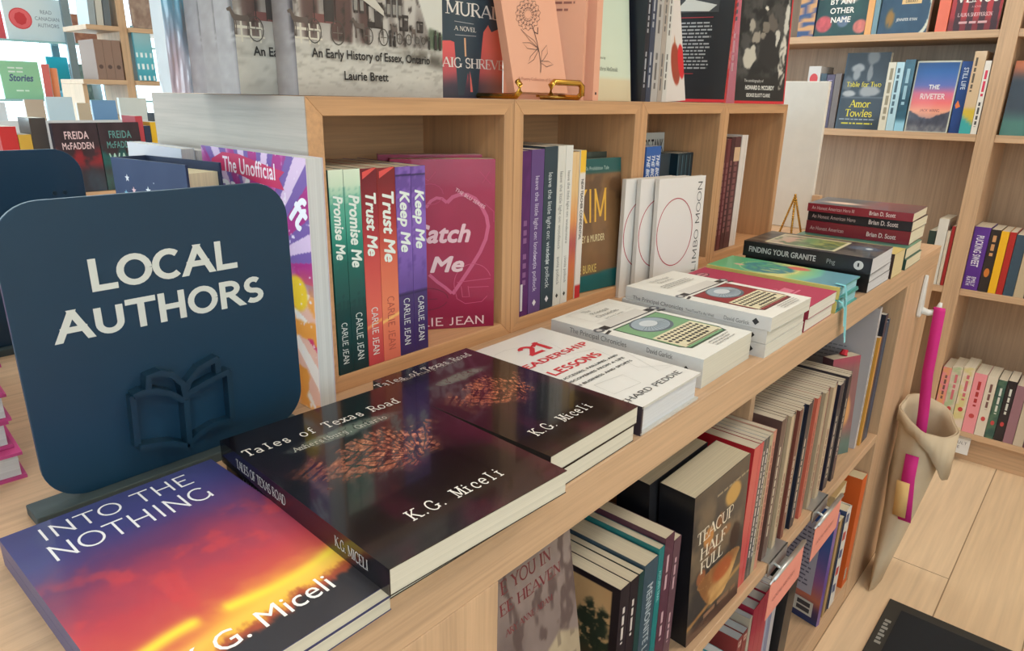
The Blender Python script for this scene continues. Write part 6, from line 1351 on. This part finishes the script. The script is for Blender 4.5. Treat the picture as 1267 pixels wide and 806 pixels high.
for a, b_, h_, cv, ar, lb, tc_ in PA:
    q = wspine(a, b_, Z4, h_, cv, lb, x0=BX-.006 if False else BX+.004, art=ar, depth=.13)
    cl = {'dark': (120, 84, 80), 'rose': (206, 110, 120), 'red': (176, 50, 50), 'white': (214, 218, 210)}[tc_]; t0 = a-b_
    q.polys('spine_lettering', 'spine', line_block(.03, .13, t0*.40, 1, 1, t0*.24, cl, int(a*1000)+400, .05) + [(ell(.165, t0*.5, .009, t0*.22, 12), (196, 70, 70))])
for k in range(3): wspine(-.187-.03*k, -.216-.03*k, Z4, .22+.008*(k % 2), ((150, 110, 120), (196, 180, 160), (110, 70, 80))[k], '%s spine right of the black one on the bottom shelf' % ('mauve', 'oatmeal', 'wine')[k], x0=BX+.004, depth=.13)
# shelf-edge sign
sl = thing('shelf_label', 'white shelf label below the pastel spines on the bookcase', 'label holder', T(BX-.004, -.03, -.835))
m = MB(); m.box((-.0015, -.066, -.05), (.0005, .075, .012)); m.build('card', mat('label_card', (226, 224, 222), rough=.5), sl)
m = MB(); m.box((-.004, -.066, .010), (.006, .075, .016)); m.build('holder', CLIP, sl)
m = MB()
for s_, z_ in (('YOUNG ADULT', -.012), ('ROMANCE', -.030)):
    V, Fc, w = text_geo(s_, 'wide'); k = .0105; ww = w*k
    m.add([(-.0018, .005+ww/2-x*k, z_+y*k) for x, y in V[:, :2]], Fc, (96, 94, 96))
m.build('lettering', INK, sl)

# ------------------------------------------------------------------ far left: low shelf of thrillers, glass shelves and a wooden unit in front of the window
ft = thing('low_display_shelf', 'pale low display shelf behind the counter holding face out thrillers', 'shelf', T(1.0, 3.02, FL))
m = MB(); m.box((-.9, -.22, .80), (.9, .25, .865)); m.build('shelf_board', WX, ft, .001); m = MB(); m.box((-.88, -.20, 0), (.88, .23, .80)); m.build('cabinet', WZ, ft, .001); m = MB(); m.box((-.9, .12, .865), (.9, .14, 1.13)); m.build('back_board', mat('white_laminate', (222, 224, 226), rough=.5), ft)
zs = -ZC+.8653
def fspine(x0, x1, h, cv, label, y=2.86, txt=None, tc_=(230, 220, 210)):
    q = Book('paperback_book', label, spine_y(x0, y, zs), .14, h, x1-x0-.001, cover=cv, page=(214, 210, 200), material=GLOSS)
    if txt: q.text('spine', txt, .03, (x1-x0)*.3, (x1-x0)*.45, tc_, 'cond', 'l', .8, name='spine_title')
    return q
fspine(.60, .655, .255, (196, 52, 56), 'red spine at the left end of the thriller shelf'); fspine(.656, .70, .225, (206, 166, 70), 'yellow patterned spine second on the thriller shelf'); fspine(.701, .757, .285, (70, 66, 66), 'dark grey spine left of the two thriller covers', txt='Our Hideous Progeny' if False else None)
def art_thr(red):
    def f(u, v):
        c = mixc((40, 30, 40), (66, 50, 60), fbm(u*4, v*4, 321)); g = (150, 40, 50) if red else (30, 96, 96); c = mixc(c, g, sstep(.22, .05, np.abs(v-.48))*sstep(.35, .6, fbm(u*4, v*5, 322))*.9); return mixc(c, (60, 84, 100) if red else (60, 130, 120), sstep(.5, .2, v)*fbm(u*4, v*3, 323))
    return f
for x0, red, lb in ((.742, 1, 'dark red thriller cover standing on the far low shelf'), (.903, 0, 'dark teal thriller cover standing on the far low shelf')):
    q = Book('paperback_book', lb, face_y(x0+.02, 2.84, zs, 0, 3), .158, .266, .03, cover=(54, 44, 54) if red else (36, 56, 62), material=GLOSS, art=art_thr(red), res=(40, 60), page=(214, 210, 200), group='thrillers facing out on the far shelf')
    q.text('front', 'FREIDA', .080, .205, .028, (226, 200, 206) if red else (90, 150, 150), 'cond', 'c', .62, name='author_name'); q.text('front', 'McFADDEN', .080, .166, .025, (226, 200, 206) if red else (90, 150, 150), 'cond', 'c', .58, name='author_name')
    if not red: q.text('front', 'WARD', .088, .100, .044, (170, 206, 196), 'cond', 'c', .62)
for x0, x1, h, cv, lb in ((1.085, 1.115, .29, (190, 70, 84), 'raspberry spine right of the teal thriller'), (1.116, 1.142, .25, (44, 60, 90), 'navy spine on the far thriller shelf'), (1.143, 1.192, .265, (226, 184, 50), 'bright yellow spine on the far thriller shelf'), (1.193, 1.232, .30, (36, 36, 42), 'black spine on the far thriller shelf'), (1.233, 1.275, .305, (206, 60, 54), 'tomato red spine at the right end of the thriller shelf'), (1.276, 1.32, .30, (60, 80, 90), 'grey blue spine beside the end of the counter boxes')):
    fspine(x0, x1, h, cv, lb)
for k, (x0, w_, cv, nm) in enumerate(((.62, .10, (206, 210, 214), 'white'), (.79, .07, (190, 170, 150), 'beige'), (.87, .10, (196, 216, 226), 'pale blue'), (.985, .05, (196, 176, 150), 'tan'), (1.045, .10, (110, 150, 190), 'mid blue'), (1.16, .12, (206, 210, 206), 'light grey'))):
    Book('paperback_book', '%s book peeking out above the back board of the thriller shelf' % nm, face_y(x0, 3.215, zs, 0, 2), w_, .335 + .012*(k % 3), .02, cover=cv, material=GLOSS, page=(220, 214, 204))
# glass shelves on steel posts in the window
gs = thing('window_shelving', 'steel posts with glass shelves standing in front of the bright window', 'shelf', T(1.4, 4.4, FL))
for x_, y_ in ((-.02, -.02), (-.02, .26), (-.95, -.02), (-.95, .26), (.75, -.02), (.75, .26)):
    m = MB(); m.box((x_-.02, y_-.012, 0), (x_+.02, y_+.012, 2.3)); m.build('post', FRAME, gs)
GLS = mat('shelf_glass_green', (150, 190, 196), rough=.1)
for z_ in (1.20, 1.51, 1.84):
    m = MB(); m.box((-.98, -.006, z_-.012), (.78, .246, z_)); m.build('glass_shelf', GLS, gs)
def gbook(x0, x1, zrel, h, cv, label, art=None, y=4.44, name='paperback_book', yaw=0):
    return Book(name, label, face_y(x0, y, zrel-ZC+.0003, yaw, 5) @ T(0, 0, -.02), x1-x0, h, .018, cover=cv, material=GLOSS, page=(220, 220, 214), art=art, res=(24, 30) if art else (2, 2))
q = gbook(1.10, 1.385, 1.51, .225, (206, 216, 220), 'white placard with a red maple leaf roundel on the upper glass shelf'); q.polys('red_mark', 'front', [(ell(.075, .112, .055, .055, 24), (206, 50, 60)), (ell(.075, .112, .05, .05, 24), (222, 90, 96)), (ell(.075, .112, .03, .034, 8), (196, 40, 50))])
for s_, y_ in (('READ', .145), ('CANADIAN', .11), ('AUTHORS', .075)): q.text('front', s_, .205, y_, .019, (130, 140, 150), 'cond', 'c', .8)
gbook(1.02, 1.09, 1.51, .22, (206, 70, 80), 'red book at the left edge of the upper glass shelf'); gbook(1.12, 1.36, 1.51, .26, (60, 130, 150), 'blue topped book behind the white placard', y=4.53)
gbook(1.43, 1.56, 1.51, .16, (150, 96, 76), 'brown red patterned book on the upper glass shelf', lambda u, v: mixc((120, 70, 58), (190, 130, 100), fbm(u*7, v*7, 331))); gbook(1.575, 1.72, 1.51, .16, (40, 150, 180), 'turquoise island picture book on the upper glass shelf', lambda u, v: mixc(mixc((40, 150, 190), (50, 110, 90), sstep(.4, .6, fbm(u*4, v*5, 332))), (214, 206, 110), sstep(.3, .1, v)*fbm(u*5, v*5, 333)))
q = gbook(1.03, 1.22, 1.20, .20, (150, 200, 160), 'green book with a script title on the lower glass shelf'); q.text('front', 'Stories', .095, .095, .035, (84, 100, 130), 'script', 'c', .8); q.polys('small_print', 'front', line_block(.04, .12, .16, 2, .02, .008, (220, 230, 220), 5) + line_block(.06, .13, .04, 1, 1, .008, (220, 236, 220), 6))
gbook(1.225, 1.262, 1.20, .19, (206, 90, 80), 'coral book leaning right of the green one', yaw=-30); gbook(1.265, 1.30, 1.20, .17, (226, 130, 80), 'orange book leaning right of the coral one', yaw=-30)
gbook(1.29, 1.40, 1.20, .235, (30, 176, 200), 'bright cyan book on the lower glass shelf', y=4.52); gbook(1.40, 1.50, 1.20, .20, (90, 110, 110), 'grey green patterned book on the lower glass shelf', lambda u, v: mixc((60, 80, 84), (150, 170, 160), fbm(u*7, v*7, 334)), y=4.50)
q = gbook(1.55, 1.73, 1.20, .20, (214, 226, 230), 'white book with a blue lower half on the lower glass shelf', lambda u, v: mixc((150, 196, 214), (226, 232, 234), sstep(.3, .5, v))); gbook(1.50, 1.55, 1.20, .20, (150, 160, 164), 'grey book between the patterned and the white one', y=4.50)
# round teal tin
tn = thing('round_tin', 'round teal tin on the lower glass shelf', 'tin', T(1.335, 4.462, 1.2-ZC)); m = MB(); m.tube([(0, 0, .0005), (0, 0, .035)], .048, 24); m.build('tin_body', mat('teal_tin', (90, 150, 170), rough=.4, metal=.3), tn); m = MB(); m.tube([(0, 0, .035), (0, 0, .048)], .050, 24); m.build('lid', mat('teal_lid', (110, 166, 184), rough=.4, metal=.3), tn)
# wooden unit with boxes
wu = thing('wooden_shelf_unit', 'pale wooden shelf unit at the window, left of the street photograph books', 'shelf', T(1.45, 3.65, FL))
wo = (1.45, 3.65, FL)
panel('upright', (1.355, 3.60, FL), (1.395, 3.9, .95), 'z', wu, wo); panel('upright', (1.95, 3.60, FL), (1.99, 3.9, .95), 'z', wu, wo)
for z_ in (-.05, .385, .635):
    panel('shelf', (1.1705 if z_ == -.05 else 1.15 if z_ < .5 else 1.2, 3.58, z_-.022), (1.3545, 3.9, z_), 'x', wu, wo); panel('shelf', (1.3955, 3.58, z_-.022), (1.9495, 3.9, z_), 'x', wu, wo)
panel('side_panel', (1.15, 3.60, FL), (1.17, 3.9, .385-.0225), 'z', wu, wo)
for k, nm in enumerate(('left', 'middle', 'right')):
    q = Book('box_file', '%s of the three brown box files on the wooden shelf unit' % ('leftmost', 'middle one', 'rightmost')[k], spine_y(1.226+.0405*k, 3.595, .3855), .2, .185, .0395, cover=(140, 112, 98), page=(150, 120, 104), material=MATTE, cat='box file', group='brown box files')
    q.polys('ring_hole', 'spine', [(ell(.125, .02, .010, .010, 14), (84, 64, 58))])
def art_tealp(u, v): return mixc(ramp(v, [(0, (60, 150, 170)), (.4, (90, 176, 190)), (.7, (130, 176, 186)), (1, (150, 176, 180))]), (226, 236, 236), ((np.sin(u*24) > .2) & (np.sin(v*30) > .2) & (v < .55)).astype(float))
Book('paperback_book', 'tall teal patterned book beside the wooden shelf unit', face_y(1.41, 3.57, .3855-.0, 0, 3) @ T(0, -0.0, -.02), .085, .26, .018, cover=(90, 160, 176), material=GLOSS, art=art_tealp, res=(30, 60))
Book('paperback_book', 'white and grey book behind the tall teal one on the wooden unit', face_y(1.40, 3.66, .3855, 0, 2), .10, .235, .02, cover=(196, 206, 208), material=GLOSS)
for k, cv in enumerate(((150, 160, 164), (190, 186, 176), (96, 104, 110))): Book('paperback_book', '%s spine on the top board of the wooden shelf unit' % ('silver grey', 'warm grey', 'dark grey')[k], spine_y(1.225+.034*k, 3.6, .6353, 2), .15, .21, .030, cover=cv, material=GLOSS)
Book('paperback_book', 'brown patterned book on the upper right of the wooden shelf unit', face_y(1.42, 3.6, .6353, 0, 3), .12, .16, .02, cover=(150, 120, 110), material=GLOSS, art=lambda u, v: mixc((110, 84, 76), (190, 170, 150), fbm(u*6, v*6, 335)), res=(20, 24))
bx = thing('cardboard_box', 'plain tan cardboard box under the three brown box files', 'box', T(1.262, 3.745, -.0498)); m = MB(); m.box((-.085, -.12, 0), (.085, .14, .24)); m.build('carton', mat('cardboard', (206, 184, 156), rough=.85), bx, .002); m = MB(); m.box((-.086, -.121, .24), (.086, .141, .262)); m.build('lid', mat('cardboard_lid', (196, 172, 142), rough=.85), bx, .002)
